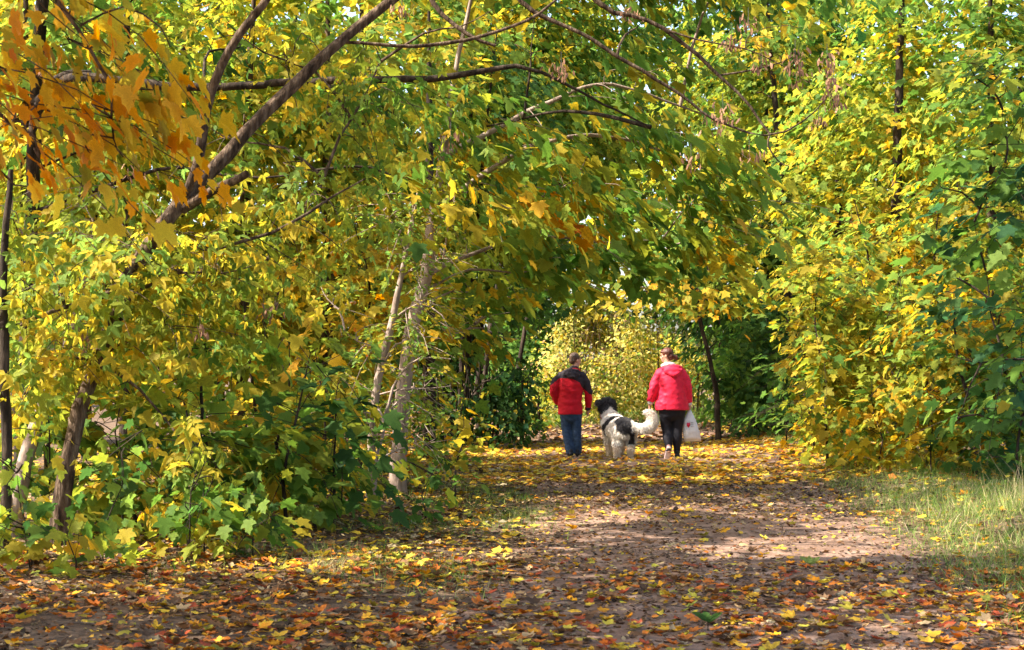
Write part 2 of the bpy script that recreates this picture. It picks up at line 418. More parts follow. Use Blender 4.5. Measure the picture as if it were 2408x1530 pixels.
def tree(name, label, trunk, blobs, kind='maple', size=0.11, cat='tree', group=None, limbs=(), bark=None, parts=0, twigs=0.35, shade_blobs=(),
         sides=9, autolimb=True, droop=None, up=0.0, seeds=(), shaded=False, limb_r=0.022, coh=0.8):
    """trunk: [(px,py,Y,r)]; blobs: (px,py,Y,rx_px,ry_px,depth_m,lai,palette[,size]); limbs: list of [(px,py,Y,r)]; wblobs: (x,y,z,rx,ry,rz,n,palette)"""
    bark = bark or M_BARK
    T4 = np.array([np.append(P(a, b, Y), r) for a, b, Y, r in trunk])
    root = empty(name, T4[0, :3])
    tag(root, label, cat, group)
    T4[0, 2] = min(T4[0, 2], gz(T4[0, 0], T4[0, 1])) - 0.05
    root.location.z = float(T4[0, 2] + 0.05)
    V, Q, cen, rad = tube(T4, sides, 0.16, 0.18, 0.03)
    # root flare
    fl = np.exp(-np.clip(V[:, 2] - T4[0, 2], 0, None) * 9) * 0.45
    V[:, :2] += (V[:, :2] - cen[0, :2]) * fl[:, None]
    tr = link('trunk', mesh_np('trunk', V, Q, bark, smooth=True), root)
    nodes = [cen[int(len(cen) * 0.25):]]
    for lm in limbs:
        L4 = np.array([np.append(P(a, b, Y), r) for a, b, Y, r in lm])
        v, q, c, _ = tube(L4, max(5, sides - 2), 0.12, 0.12, 0.03)
        link('branch', mesh_np('branch', v, q, bark, smooth=True), tr)
        nodes.append(c)
    blist = []
    for bl in blobs:
        px, py, Y, rx, ry, dm, lai, pal = bl[:8]
        sz = (bl[8] if len(bl) > 8 else size) * SIZE_K
        sc = F_PX / Y
        n = int(LAI_K * lai * math.pi * rx * ry / (sz * sz * sc * sc * KIND[kind][4]))
        blist.append((P(px, py, Y), np.array([rx / sc, dm, ry / sc]), n, pal, sz))
    for x, y, z, rx, ry, rz, n, pal in shade_blobs:  # unseen leaf masses above the view, added to cast shade
        blist.append((np.array([x, y, z]), np.array([rx, ry, rz]), n, pal, -0.21))
    if autolimb:
        for c, r, n, pal, sz in blist:
            nn = np.vstack(nodes)
            d = np.linalg.norm(nn - c, axis=1) + 2.0 * np.clip(nn[:, 2] - c[2] + 0.2, 0, None)
            s = nn[np.argmin(d)]
            L = np.linalg.norm(c - s)
            if L < 0.25: continue
            m = s * 0.5 + c * 0.5 + np.array([rng.normal(0, .05 * L), rng.normal(0, .05 * L), 0.10 * L])
            e = c + (c - s) * min(0.5, 0.6 * r.mean() / L)
            rr = min(limb_r * (0.5 + 0.3 * L), T4[:, 3].max() * 0.6)
            v, q, cc, _ = tube(np.array([np.append(s, rr), np.append(m, rr * .7), np.append(c, rr * .45), np.append(e, rr * .2)]), 5, 0, 0.2, 0.04)
            link('branch', mesh_np('branch', v, q, bark, smooth=True), tr)
            nodes.append(cc)
    NN = np.vstack(nodes)
    tpl, kper, slen, spread, _, dr = KIND[kind]
    dr = dr if droop is None else droop
    POS, TIP, NRM, SZ, CC = [], [], [], [], []
    TW = []
    HI = []
    for c, r, n, pal, sz in blist:
        high = sz < 0; sz = abs(sz)
        ns = max(1, n // kper)
        g = norm(rng.normal(size=(ns, 3)))
        rr = rng.random(ns) ** (1 / 2.4)
        cen_ = c + g * rr[:, None] * r * (0.75 + 0.5 * vnoise(g[:, 0] + c[0], g[:, 1] + c[1], g[:, 2] + c[2], 1.9))[:, None]
        # ragged gaps
        cen_ = cen_[vnoise(cen_[:, 0], cen_[:, 1], cen_[:, 2], 1.1 / max(0.5, r.mean() * .6)) > 0.24]
        cen_ = cen_[cen_[:, 2] > gz(cen_[:, 0], cen_[:, 1]) + 0.12]
        if not shaded or high: cen_ = cen_[beam_mask(cen_)]
        ns = len(cen_)
        if ns == 0: continue
        ax = T4[:, :3][np.argmin(np.linalg.norm(T4[:, None, :3] - cen_[None], axis=2), axis=0)]
        out = cen_ - ax; out[:, 2] *= 0.35
        out = norm(out + 0.5 * norm(cen_ - c) + rng.normal(0, 0.28, (ns, 3)))
        d = norm(out + np.array([0, 0, up - 0.18]) + rng.normal(0, 0.25, (ns, 3)))
        side = norm(np.cross(d, np.array([0, 0, 1.0]) + rng.normal(0, 0.25, (ns, 3))))
        scl = sz / 0.11 if kind.startswith('maple') else 1.0
        Ls = slen * (0.7 + 0.6 * rng.random(ns)) * min(scl, 1.4)
        sid = np.repeat(np.arange(ns), kper)
        t = rng.uniform(-0.5, 0.5, len(sid))
        sg = np.where(rng.random(len(sid)) < 0.5, -1, 1)
        cr = d[sid] * (t * Ls[sid])[:, None]
        bend = np.zeros((len(sid), 3)); bend[:, 2] = -0.22 * Ls[sid] * (t + 0.5) ** 2
        pos = cen_[sid] + cr + bend + side[sid] * (sg * spread * rng.random(len(sid)) * min(scl, 1.3))[:, None] + rng.normal(0, 0.035, (len(sid), 3))
        tip = norm(d[sid] * 0.55 + side[sid] * (sg * 0.7)[:, None] + np.array([0, 0, -1.0]) * (dr * rng.uniform(0.4, 1.6, len(sid)))[:, None] + rng.normal(0, 0.22, (len(sid), 3)))
        nr = np.array([0, 0, 1.0]) * (1.0 - 0.45 * dr) + out[sid] * (0.25 + 0.5 * dr) + rng.normal(0, 0.16, (ns, 3))[sid] + rng.normal(0, 0.22, (len(sid), 3))
        ok = ~((pos[:, 0] > path_left(pos[:, 1]) + .1) & (pos[:, 0] < path_right(pos[:, 1]) - .1) & (pos[:, 1] < 30) & (pos[:, 2] < 2.4))
        ok &= ~((pos[:, 0] > 3.2) & (pos[:, 0] < 6.2) & (pos[:, 1] < 16) & (pos[:, 2] < 1.0))
        pos, tip, nr, sid = pos[ok], tip[ok], nr[ok], sid[ok]
        POS.append(pos); TIP.append(tip); NRM.append(nr)
        SZ.append(sz * (0.45 + 0.8 * rng.beta(2.2, 1.6, len(sid))))
        CC.append(pick_cols(pal, sid, ns, coh)); HI.append(np.full(len(sid), high))
        if twigs and not high:
            sel = np.where(rng.random(ns) < twigs)[0]
            for i in sel:
                s0, e0 = cen_[i] - d[i] * Ls[i] * 0.5, cen_[i] + d[i] * Ls[i] * 0.5 + np.array([0, 0, -0.2 * Ls[i]])
                a = NN[np.argmin(((NN - s0) ** 2).sum(1) + np.clip(NN[:, 2] - s0[2], 0, None) ** 2)]
                if ((a - s0) ** 2).sum() < 9:
                    TW.append(np.array([np.append(a, .006), np.append(a * .45 + s0 * .55 + np.array([0, 0, .05]), .005), np.append(cen_[i], .0035), np.append(e0, .002)]))
    # seeds: brown winged bunches hanging from the box elders
    for (px, py, Y, n_, ln) in seeds:
        c = P(px, py, Y)
        a = Acc()
        k = int(n_ * 1.6)
        hang = c + np.stack([rng.normal(0, .05, k), rng.normal(0, .05, k), .03 - rng.uniform(0, ln * 1.25, k)], 1)
        tp = np.array([0, 0, -1.0]) + rng.normal(0, .35, (k, 3))
        a.leaves(blade4(0.30, .55, .1, .1), hang, tp, rng.normal(0, 1, (k, 3)), rng.uniform(.05, .08, k), np.array([0.34, 0.19, 0.12]) * rng.uniform(.5, 1.3, (k, 1)))
        st = np.array([np.append(c + [0, 0, .10], .003), np.append(c, .0025), np.append(c + [0, 0, -ln], .0015)])
        v, q, _, _ = tube(st, 3, 0, .1)
        a.add(v, np.vstack([q[:, [0, 1, 2]], q[:, [0, 2, 3]]]), np.full((len(v), 3), 0.12))
        tag(link('seed_bunch', a.mesh('seed_bunch', M_SEED), root), kind='stuff')
    if TW:
        vs, qs, k = [], [], 0
        for w_ in TW:
            v, q, _, _ = tube(w_, 3, 0, 0.3)
            vs.append(v); qs.append(q + k); k += len(v)
        tag(link('twigs', mesh_np('twigs', np.vstack(vs), np.vstack(qs), bark), root), kind='stuff')
    if not POS: return root
    POS, TIP, NRM, SZ, CC = map(np.vstack, (POS, TIP, NRM, SZ[0][:, None] if len(SZ) == 1 else [s[:, None] for s in SZ] if False else np.concatenate(SZ)[:, None], CC))
    SZ = SZ[:, 0]; HI = np.concatenate(HI)
    if parts:
        u, v = project(POS)
        vis = (u > 10) & (u < 2398) & (v > 10) & (v < 1520) & (POS[:, 1] > 2) & ~HI
        app = np.where(vis, SZ / POS[:, 1], 0)
        idx = np.argsort(-app)[:parts]
        idx = idx[app[idx] > 0]
        B = basis(TIP[idx], NRM[idx])
        keys = list(ALLCOL); arr = np.array([ALLCOL[k] for k in keys])
        ci = np.argmin(((np.log(CC[idx][:, None]) - np.log(arr[None])) ** 2).sum(2), 1)
        for q, i in enumerate(idx):
            me = leaf_data(kind, tpl, keys[ci[q]], arr[ci[q]])
            o = bpy.data.objects.new('leaf', me)
            s = SZ[i]
            Mx = Matrix([[*(B[q][r] * s), POS[i][r]] for r in range(3)] + [[0, 0, 0, 1]])
            o.parent = root
            o.matrix_parent_inverse = Matrix.Translation(-root.location)
            o.matrix_basis = Mx
            COL.objects.link(o)
        keep = np.ones(len(POS), bool); keep[idx] = False
        POS, TIP, NRM, SZ, CC, HI = POS[keep], TIP[keep], NRM[keep], SZ[keep], CC[keep], HI[keep]
    if len(POS):
        a = Acc()
        a.leaves(tpl, POS[~HI], TIP[~HI], NRM[~HI], SZ[~HI], CC[~HI])
        a.leaves(FAR, POS[HI], TIP[HI], NRM[HI], SZ[HI], CC[HI])  # the unseen leaves added for shade join the crown mesh
        tag(link('crown', a.mesh('crown', M_LEAF), root), kind='stuff')
        TOTAL[0] += sum(len(f) for f in a.F)
    return root

# ------------------------------------------------------------------ ground and path
def axis_steps(lo, hi, fine_lo, fine_hi, d):
    a = np.arange(fine_lo, fine_hi + d / 2, d)
    o1 = fine_lo - np.geomspace(d, fine_lo - lo, 18)[::-1]
    o2 = fine_hi + np.geomspace(d, hi - fine_hi, 18)
    return np.concatenate([o1, a, o2])
gx, gy = axis_steps(-400, 400, -12, 16, 0.3), axis_steps(-200, 600, 2, 62, 0.3)
X, Yg = np.meshgrid(gx, gy)
Vg = np.stack([X, Yg, gz(X, Yg)], -1).reshape(-1, 3)
def grid_quads(ny, nx):
    i = np.arange(ny - 1)[:, None] * nx + np.arange(nx - 1)[None]
    return np.stack([i, i + 1, i + nx + 1, i + nx], -1).reshape(-1, 4)
ground = link('ground', mesh_np('ground', Vg, grid_quads(len(gy), len(gx)), M_SOIL, smooth=True))
tag(ground, 'dark woodland soil under the trees', 'ground', kind='structure')
py_ = np.arange(-6, 62, 0.06)
u_ = np.linspace(0, 1, 26)
Xp = path_left(py_)[:, None] * (1 - u_) + path_right(py_)[:, None] * u_
Yp = np.repeat(py_[:, None], len(u_), 1)
Zp = gz(Xp, Yp) + 0.022 * np.minimum(1, 14 * np.minimum(u_, 1 - u_))[None] - 0.006 + 0.004
path = link('path', mesh_np('path', np.stack([Xp, Yp, Zp], -1).reshape(-1, 3), grid_quads(len(py_), len(u_)), M_PATH, smooth=True))
tag(path, 'trodden brown earth path strewn with leaves', 'path', kind='structure')


# ------------------------------------------------------------------ trees and shrubs
# the leaning box elder that arches over the path
tree('box_elder', 'leaning box elder whose long grey limb slants up to the top of the picture', 
     [(128, 1345, 12.0, 0.078), (150, 1130, 12.0, 0.066), (190, 960, 12.05, 0.061), (250, 800, 12.1, 0.057), (335, 600, 12.2, 0.056), (425, 480, 12.3, 0.059), (500, 395, 12.4, 0.057), (620, 270, 12.6, 0.051), (760, 130, 12.8, 0.045), (870, 45, 13.0, 0.041), (960, -25, 13.1, 0.037), (1120, -130, 13.3, 0.033), (1300, -190, 13.5, 0.025)],
     [(250, 640, 12.0, 330, 150, .8, 1.0, 'boxelder'), (110, 860, 11.8, 160, 130, .6, 1.1, 'boxyellow'), (520, 640, 12.6, 260, 150, .8, .8, 'boxelder'), (330, 800, 12.2, 250, 100, .7, .8, 'boxelder'),
      (700, 520, 13.2, 200, 150, .8, .7, 'boxelder'), (850, 240, 13.9, 260, 170, .8, .6, 'boxgreen'), (620, 120, 13.6, 230, 130, .7, .5, 'boxgreen'), (1080, 60, 13.9, 200, 90, .6, .45, 'boxgreen'),
      (1500, 60, 13.5, 280, 70, .6, .25, 'boxyellow'), (1800, 120, 13.5, 180, 100, .6, .22, 'boxyellow'), (560, 330, 13.6, 170, 110, .6, .6, 'boxgreen'), (430, 1040, 12.0, 120, 120, .5, .45, 'boxyellow')],
     kind='box', size=.125, parts=300, twigs=.5, sides=12,
     limbs=[[(425, 480, 12.3, .045), (462, 400, 12.2, .042), (485, 260, 12.1, .04), (520, 160, 12.05, .036), (590, 45, 12.0, .032), (640, -20, 12.0, .028), (700, -140, 12, .02)],
            [(428, 492, 12.3, .045), (500, 450, 12.2, .038), (545, 425, 12.1, .034), (582, 408, 12.05, .03)],
            [(1000, -60, 13.15, .025), (1018, 10, 13.1, .022), (1100, 78, 13.0, .018), (1165, 108, 13.0, .012)],
            [(805, 100, 12.9, .014), (930, 108, 12.9, .016), (1060, 98, 12.9, .016), (1170, 78, 12.9, .014), (1270, 30, 12.9, .012), (1330, -20, 12.9, .01)],
            [(1150, -140, 13.3, .025), (1225, 0, 13.3, .022), (1330, 62, 13.3, .019), (1450, 130, 13.3, .017), (1570, 205, 13.3, .014), (1680, 280, 13.3, .011), (1800, 318, 13.3, .009), (1890, 285, 13.3, .007), (1960, 205, 13.3, .004)],
            [(1290, -190, 13.5, .028), (1400, 0, 13.5, .024), (1480, 38, 13.5, .02), (1560, 68, 13.5, .019), (1640, 130, 13.5, .017), (1700, 190, 13.5, .014), (1760, 250, 13.5, .012), (1812, 318, 13.5, .01)],
            [(1810, 318, 13.5, .008), (1805, 345, 13.5, .008), (1830, 375, 13.5, .006), (1855, 392, 13.5, .004)],
            [(1690, 178, 13.5, .009), (1780, 165, 13.5, .007), (1870, 130, 13.5, .005)],
            [(1560, 68, 13.5, .01), (1640, 95, 13.4, .008), (1750, 112, 13.4, .006), (1850, 160, 13.4, .004)],
            [(335, 600, 12.2, .03), (250, 690, 11.9, .025), (150, 720, 11.8, .018), (40, 770, 11.7, .01)],
            [(500, 590, 12.3, .012), (640, 545, 12.4, .014), (760, 480, 12.6, .011), (860, 420, 12.7, .006)]],
     seeds=[(1320, 150, 13, 22, .12), (1960, 185, 13.3, 46, .22), (1945, 130, 13.3, 26, .15), (1870, 120, 13.4, 24, .16), (1880, 165, 13.4, 18, .12), (1790, 130, 13.4, 18, .12), (1720, 80, 13.4, 20, .12), (1760, 45, 13.4, 16, .1),
            (1700, 245, 13.3, 20, .15), (1680, 275, 13.3, 14, .12), (1925, 280, 13.3, 14, .08), (1762, 355, 13.5, 12, .08), (945, 20, 12.8, 16, .08), (1625, 365, 13.3, 10, .1), (320, 395, 12, 14, .08), (470, 770, 12, 14, .1),
            (205, 790, 11.9, 14, .1), (380, 515, 12.2, 10, .07), (1480, 20, 13.5, 16, .1), (1060, 315, 13, 14, .12), (620, 720, 12.4, 12, .1), (118, 150, 12, 9, .08)],
     shade_blobs=[(-2.6, 10.5, 6.4, 2.4, 2.0, .9, 1900, 'boxelder'), (1.0, 13.5, 6.2, 2.0, 1.6, .8, 1300, 'boxelder'), (-4.6, 12.0, 5.6, 1.8, 1.8, 1.0, 1500, 'boxelder'), (-5.2, 9.2, 6.6, 2.2, 2.0, 1.1, 1900, 'boxelder'), (-1.0, 12.0, 7.0, 2.0, 1.8, .8, 1200, 'boxelder'), (-5.0, 12.4, 6.8, 1.2, 1.6, .5, 1100, 'boxelder')])
tree('box_elder', 'short pale leaning trunk at the far left beside the leaning box elder', 
     [(20, 1330, 12.6, .075), (35, 1220, 12.7, .07), (60, 1080, 12.8, .065), (100, 960, 12.9, .062), (150, 850, 13.0, .055), (190, 720, 13.2, .045), (215, 560, 13.4, .03)],
     [(140, 720, 13.2, 180, 120, .7, .8, 'boxyellow'), (60, 560, 13.3, 150, 120, .7, .9, 'boxelder'), (230, 470, 13.5, 160, 110, .7, .7, 'boxelder')], kind='box', size=.115, bark=M_BARKP, parts=60, sides=10)
tree('box_elder', 'slim dark upright stem at the left edge of the picture', 
     [(8, 1330, 11.3, .045), (16, 1100, 11.3, .04), (10, 850, 11.3, .038), (8, 640, 11.4, .032), (25, 400, 11.5, .02)],
     [(60, 740, 11.4, 120, 110, .5, .7, 'boxyellow'), (50, 1000, 11.3, 90, 90, .4, .5, 'boxyellow'), (30, 540, 11.5, 90, 90, .5, .6, 'boxelder')], kind='box', size=.115, bark=M_BARKD, parts=60, sides=8)

# orange maple whose twigs hang in at the upper left; its unseen high crown is added to shade the foreground
tree('maple_tree', 'maple with large orange leaves hanging in from the upper left corner', 
     [(-1100, 1800, 6.6, .16), (-1080, 900, 6.6, .14), (-900, 0, 6.8, .12), (-650, -600, 7.0, .09)],
     [(60, 250, 7.4, 95, 70, .25, 1.22, 'orange'), (45, 320, 7.3, 80, 60, .2, 1.22, 'orange'), (200, 80, 7.6, 130, 70, .3, 1.36, 'orange'), (300, 180, 7.6, 110, 60, .3, 1.22, 'orange'), (120, 400, 7.3, 80, 70, .2, 1.36, 'orange'), (250, 290, 7.6, 130, 60, .3, 1.36, 'orange'),
      (390, 150, 7.6, 45, 40, .15, 0.84, 'orange'), (340, 80, 7.4, 35, 35, .1, 0.84, 'orange'), (90, 490, 7.3, 60, 40, .15, 0.73, 'orange'), (60, 40, 7.5, 80, 50, .2, 0.63, 'orange'), (10, 430, 7.2, 30, 80, .1, .8, 'dark'), (360, 330, 7.8, 110, 50, .3, 0.63, 'orange'), (150, 200, 7.6, 150, 80, .3, 0.94, 'orange'), (60, 130, 7.7, 90, 60, .3, 0.84, 'orange'), (40, 260, 7.4, 70, 60, .2, 1.05, 'orange'), (70, 390, 7.3, 90, 60, .2, 1.05, 'orange'), (110, 500, 7.4, 70, 40, .2, 0.84, 'orange'), (170, 480, 7.7, 90, 50, .2, 0.63, 'orange'), (480, 300, 8.6, 110, 40, .3, 0.52, 'orange'), (240, 440, 7.7, 90, 40, .2, 0.42, 'orange')],
     kind='maplehi', size=.105, parts=300, twigs=.6, droop=1.1, autolimb=False, shaded=True,
     limbs=[[(-650, -600, 7.0, .05), (-200, -350, 7.2, .03), (60, -120, 7.4, .02), (130, 0, 7.5, .012), (190, 80, 7.5, .010), (235, 160, 7.5, .008), (280, 200, 7.6, .007), (360, 212, 7.6, .004)],
            [(235, 160, 7.5, .006), (262, 230, 7.5, .006), (268, 320, 7.6, .005), (290, 370, 7.6, .003)],
            [(-250, -80, 7.2, .02), (-60, 200, 7.3, .012), (30, 290, 7.3, .008), (80, 330, 7.3, .005), (110, 420, 7.3, .003)],
            [(190, 60, 7.5, .006), (290, 20, 7.5, .005), (380, 60, 7.5, .004), (400, 110, 7.6, .003)],
            [(-60, 200, 7.3, .008), (0, 400, 7.3, .006), (70, 440, 7.3, .004)], [(280, 200, 7.6, .004), (330, 230, 7.7, .004), (480, 290, 8.5, .003)]],
     shade_blobs=[(-3.6, 4.6, 6.2, 2.6, 2.0, 1.2, 2200, 'orange'), (-2.2, 6.0, 7.6, 2.4, 1.8, 1.2, 1700, 'mixed'), (-6.0, 6.5, 6.6, 2.6, 2.2, 1.2, 2200, 'mixed'), (-1.2, 3.2, 5.6, 1.8, 1.6, .8, 1300, 'orange'), (-3.0, 8.6, 8.0, 2.4, 1.6, 1.0, 1600, 'mixed'), (-8.5, 7.5, 6.0, 2.2, 2.2, 1.4, 1600, 'mixed'), (-4.2, 1.6, 5.8, 2.0, 1.8, 1.0, 1300, 'orange')])
# maple with the long level dark limb
tree('maple_tree', 'maple with a long level dark limb reaching across the upper left', 
     [(40, 1240, 17.5, .09), (60, 900, 17.4, .085), (75, 500, 17.2, .08), (85, 240, 17, .075), (95, 60, 17, .07), (120, -160, 17, .06), (130, -500, 17, .05)],
     [(560, 110, 16.9, 320, 120, 1.0, 1.0, 'green'), (900, 250, 16.9, 260, 140, 1.0, .9, 'green'), (1150, 300, 16.8, 220, 130, .9, .9, 'green'), (300, 330, 17.2, 240, 140, 1, .8, 'olive'), (620, 420, 16.5, 260, 140, 1, .8, 'olive'), (1250, 110, 16.8, 220, 100, .9, .7, 'green'), (1000, 440, 16.6, 200, 110, .9, .7, 'olive'), (1180, 480, 16, 110, 90, .6, .8, 'gold'), (160, 100, 17, 200, 120, 1, .8, 'mixed')],
     kind='maple', size=.16, parts=200, bark=M_BARKD, sides=10, twigs=.25, droop=.6,
     limbs=[[(85, 240, 17, .05), (130, 205, 16.2, .05), (185, 180, 15.8, .05), (300, 195, 15.7, .047), (480, 205, 15.6, .044), (700, 195, 15.5, .040), (860, 190, 15.4, .037), (1030, 185, 15.4, .034), (1150, 165, 15.4, .029), (1240, 160, 15.4, .022), (1310, 190, 15.4, .016), (1420, 245, 15.5, .012), (1530, 300, 15.6, .008)],
            [(80, 260, 17, .04), (115, 200, 16.2, .04), (170, 172, 15.9, .035), (215, 170, 15.9, .02)]],
     shade_blobs=[(-3.0, 15.5, 7.4, 3.0, 2.0, 1.2, 2400, 'mixed'), (0.4, 15.0, 7.6, 2.4, 1.8, 1.0, 1500, 'mixed'), (-6.8, 15, 7.5, 2.8, 2.6, 1.4, 2400, 'mixed'), (-8.5, 12, 7.0, 2.6, 2.4, 1.5, 2000, 'mixed')])
# the pale trunk by the path, crown arching over the path
tree('maple_tree', 'maple with a pale slightly leaning trunk standing beside the thorny hawthorn', 
     [(930, 1182, 17.4, .105), (938, 1080, 17.4, .095), (945, 960, 17.4, .088), (965, 800, 17.4, .08), (1000, 650, 17.4, .072), (1020, 500, 17.4, .065), (1040, 370, 17.4, .048), (1065, 200, 17.6, .03), (1120, -60, 17.8, .018)],
     [(1400, 300, 17.4, 230, 110, 1.0, 1.17, 'boxgreen'), (1600, 330, 18.2, 230, 120, 1.0, 1.10, 'boxgreen'), (1350, 420, 17.5, 190, 90, .8, 1.04, 'boxgreen'), (1620, 480, 18.6, 210, 100, .9, 1.30, 'boxgreen'), (1480, 590, 19, 190, 80, .8, 1.17, 'green'), (1700, 580, 19.4, 120, 70, .7, 1.04, 'mixed'), (1790, 490, 18.8, 90, 70, .6, 1.04, 'boxgreen'),
      (1230, 560, 18, 150, 110, .8, .8, 'mixed'), (1280, 460, 17.2, 90, 70, .5, .8, 'orange'), (1220, 640, 18.3, 140, 80, .8, .7, 'olive'), (1140, 690, 18, 130, 90, .8, .8, 'boxgreen'), (1500, 180, 17.8, 240, 100, .9, 0.78, 'boxgreen'), (1080, 780, 18.2, 110, 70, .7, .7, 'mixed'), (1300, 680, 20, 140, 60, .7, .7, 'gold'), (1180, 790, 18.5, 90, 50, .6, .8, 'dark'), (1430, 690, 20.5, 130, 40, .7, .7, 'boxgreen')],
     kind='maple', size=.18, parts=300, bark=M_BARKP, sides=12, twigs=.3, droop=.5,
     limbs=[[(1020, 500, 17.4, .04), (1150, 400, 17.3, .032), (1300, 330, 17.3, .026), (1480, 330, 17.8, .018), (1700, 420, 18.4, .01)],
            [(1040, 370, 17.4, .035), (1250, 260, 17.6, .028), (1420, 200, 17.7, .02), (1600, 250, 18, .014), (1720, 300, 18.2, .008)],
            [(1000, 650, 17.4, .03), (1100, 600, 17.8, .024), (1250, 560, 18.2, .018), (1420, 570, 18.8, .012), (1560, 590, 19.2, .007)]],
     shade_blobs=[(0.6, 17.0, 6.4, 2.2, 1.6, .9, 1500, 'green'), (2.6, 17.6, 6.3, 1.8, 1.6, .8, 900, 'mixed'), (-0.5, 18, 8, 2.2, 1.8, 1, 1200, 'mixed'), (1.0, 14.6, 7.0, 1.6, 1.4, .8, 800, 'green'), (-3.5, 18.5, 7.5, 2.6, 2.2, 1.2, 1600, 'mixed'), (-1.0, 21.5, 8.0, 2.4, 2.0, 1.2, 1300, 'mixed')])
tree('hawthorn', 'hawthorn with bare pale thorny twigs and tiny lobed sunlit leaves', 
     [(872, 1150, 16.4, .05), (878, 1000, 16.4, .045), (890, 890, 16.4, .042), (925, 750, 16.4, .036), (945, 650, 16.4, .03), (965, 540, 16.5, .022), (985, 440, 16.5, .014)],
     [(1000, 760, 16.3, 90, 90, .5, .55, 'haw'), (980, 920, 16.3, 110, 80, .5, .5, 'haw'), (840, 800, 16.3, 90, 70, .5, .45, 'haw'), (1010, 620, 16.4, 110, 70, .5, .45, 'haw'), (920, 530, 16.4, 110, 80, .5, .5, 'haw'), (1060, 520, 16.4, 90, 60, .4, .4, 'haw'), (850, 960, 16.3, 90, 90, .4, .4, 'haw'), (980, 1050, 16.3, 100, 60, .4, .5, 'haw'), (1050, 440, 16.5, 80, 60, .4, .4, 'haw'), (770, 700, 16.4, 80, 60, .4, .4, 'haw')],
     kind='haw', size=.062, parts=150, twigs=.9, bark=M_BARKP, sides=8, up=.25, coh=.5,
     limbs=[[(890, 1010, 16.3, .02), (915, 950, 16.2, .018), (940, 880, 16.2, .014), (990, 840, 16.2, .01), (1060, 845, 16.2, .005)],
            [(895, 870, 16.4, .014), (930, 812, 16.3, .012), (985, 805, 16.3, .008), (1040, 832, 16.3, .004)],
            [(885, 930, 16.4, .012), (940, 918, 16.2, .009), (1000, 912, 16.2, .006), (1060, 908, 16.2, .003)],
            [(878, 1000, 16.4, .02), (885, 960, 16.2, .02), (905, 1000, 16.1, .016), (880, 1090, 16.1, .018)],
            [(925, 750, 16.4, .012), (985, 715, 16.3, .01), (1040, 740, 16.2, .006), (1065, 800, 16.2, .003)]])

# young maples and seedlings of the left thicket
def sapling(label, px, py, Y, h, lean, n, pal, size=.115, kind='maple', parts=40, r=.018, name='maple_sapling', lai=.75, group='young maples of the thicket', spread=1.0, bark=None, droop=None):
    sc = F_PX / Y
    top = py - h * sc
    w1, w2 = rng.normal(0, .06 * h * sc, 2)
    tr = [(px, py, Y, r), (px + lean * .3 + w1, py - .35 * h * sc, Y, r * .8), (px + lean * .6 + w2, py - .7 * h * sc, Y + .1, r * .55), (px + lean, top, Y, r * .2)]
    bl = []
    for i in range(n):
        t = (i + .6) / n
        y = py - (0.13 + 0.89 * t) * h * sc
        w = spread * (1.0 - .45 * t) * (.34 + .08 * rng.random()) * h * sc
        bl.append((px + lean * t + rng.normal(0, .25) * w, y, Y + rng.normal(0, .15), w, max(.10 * h * sc, .16 * sc), .3 * h ** .7 * spread, lai, pal))
    return tree(name, label, tr, bl, kind, size, 'sapling', group, parts=parts, twigs=.4, sides=6, bark=bark or M_BARKD, autolimb=True, limb_r=.008, droop=droop)

sapling('low maple sapling with drooping green leaves before the leaning trunk', 420, 1370, 11.0, .95, 60, 4, 'green', .10, 'maplehi', 70, .008, lai=.8)
sapling('yellow-green maple seedling beside the litter right of the leaning trunk', 590, 1345, 11.3, .72, 10, 3, 'green', .10, 'maplehi', 50, .007)
sapling('green maple sapling at the foot of the left edge stem', 60, 1385, 10.6, .8, -20, 4, 'green', .10, 'maplehi', 60, .007, lai=.9)
sapling('bushy maple sapling directly right of the leaning trunk foot', 250, 1370, 11.0, 1.0, 30, 4, 'green', .10, 'maplehi', 60, .007)
sapling('box elder seedling with pale yellow-green leaflets lit by the sun', 480, 1330, 11.6, 1.05, -40, 5, 'boxelder', .15, 'box5', 50, .007, 'box_elder_sapling', spread=.8)
sapling('tall thin maple sapling in the shaded middle of the left thicket', 520, 1290, 13.2, 2.1, -20, 6, 'mixed', .14, 'maple', 60, .022)
sapling('green maple sapling leaning right in front of the hawthorn', 680, 1290, 13.3, 1.7, 50, 6, 'green', .15, 'maple', 80, .02, lai=.9)
sapling('golden maple sapling with brightly sunlit leaves deep in the left thicket', 670, 1230, 14.6, 1.7, 10, 5, 'gold', .14, 'maple', 60, .02)
sapling('dark green maple sapling right below the hawthorn', 780, 1270, 13.8, 1.3, 10, 5, 'dark', .14, 'maple', 60, .018, lai=.9)
sapling('small maple sapling at the edge of the grass left of the path', 990, 1250, 14.4, .5, 20, 4, 'green', .11, 'maple', 50, .012)
sapling('leafy maple sapling at the foot of the pale trunk', 1070, 1165, 17.2, .9, 20, 5, 'mixed', .12, 'maple', 40, .015)
sapling('maple sapling between the leaning trunk and the tall thin sapling', 350, 1290, 13.4, 1.9, 40, 6, 'olive', .13, 'maple', 50, .02)
sapling('maple sapling with olive leaves behind the low green one', 600, 1250, 14.8, 2.6, -30, 7, 'olive', .13, 'maple', 40, .024)
sapling('shaded maple sapling left of the hawthorn stem', 780, 1200, 16.2, 1.7, -40, 5, 'dark', .13, 'maple', 40, .018)
sapling('yellow maple sapling behind the hawthorn', 860, 1165, 18.2, 3.4, -40, 7, 'gold', .13, 'maple', 40, .03)
sapling('leafy maple sapling behind the short pale trunk', 190, 1270, 14.0, 2.3, 0, 6, 'olive', .13, 'maple', 40, .024)

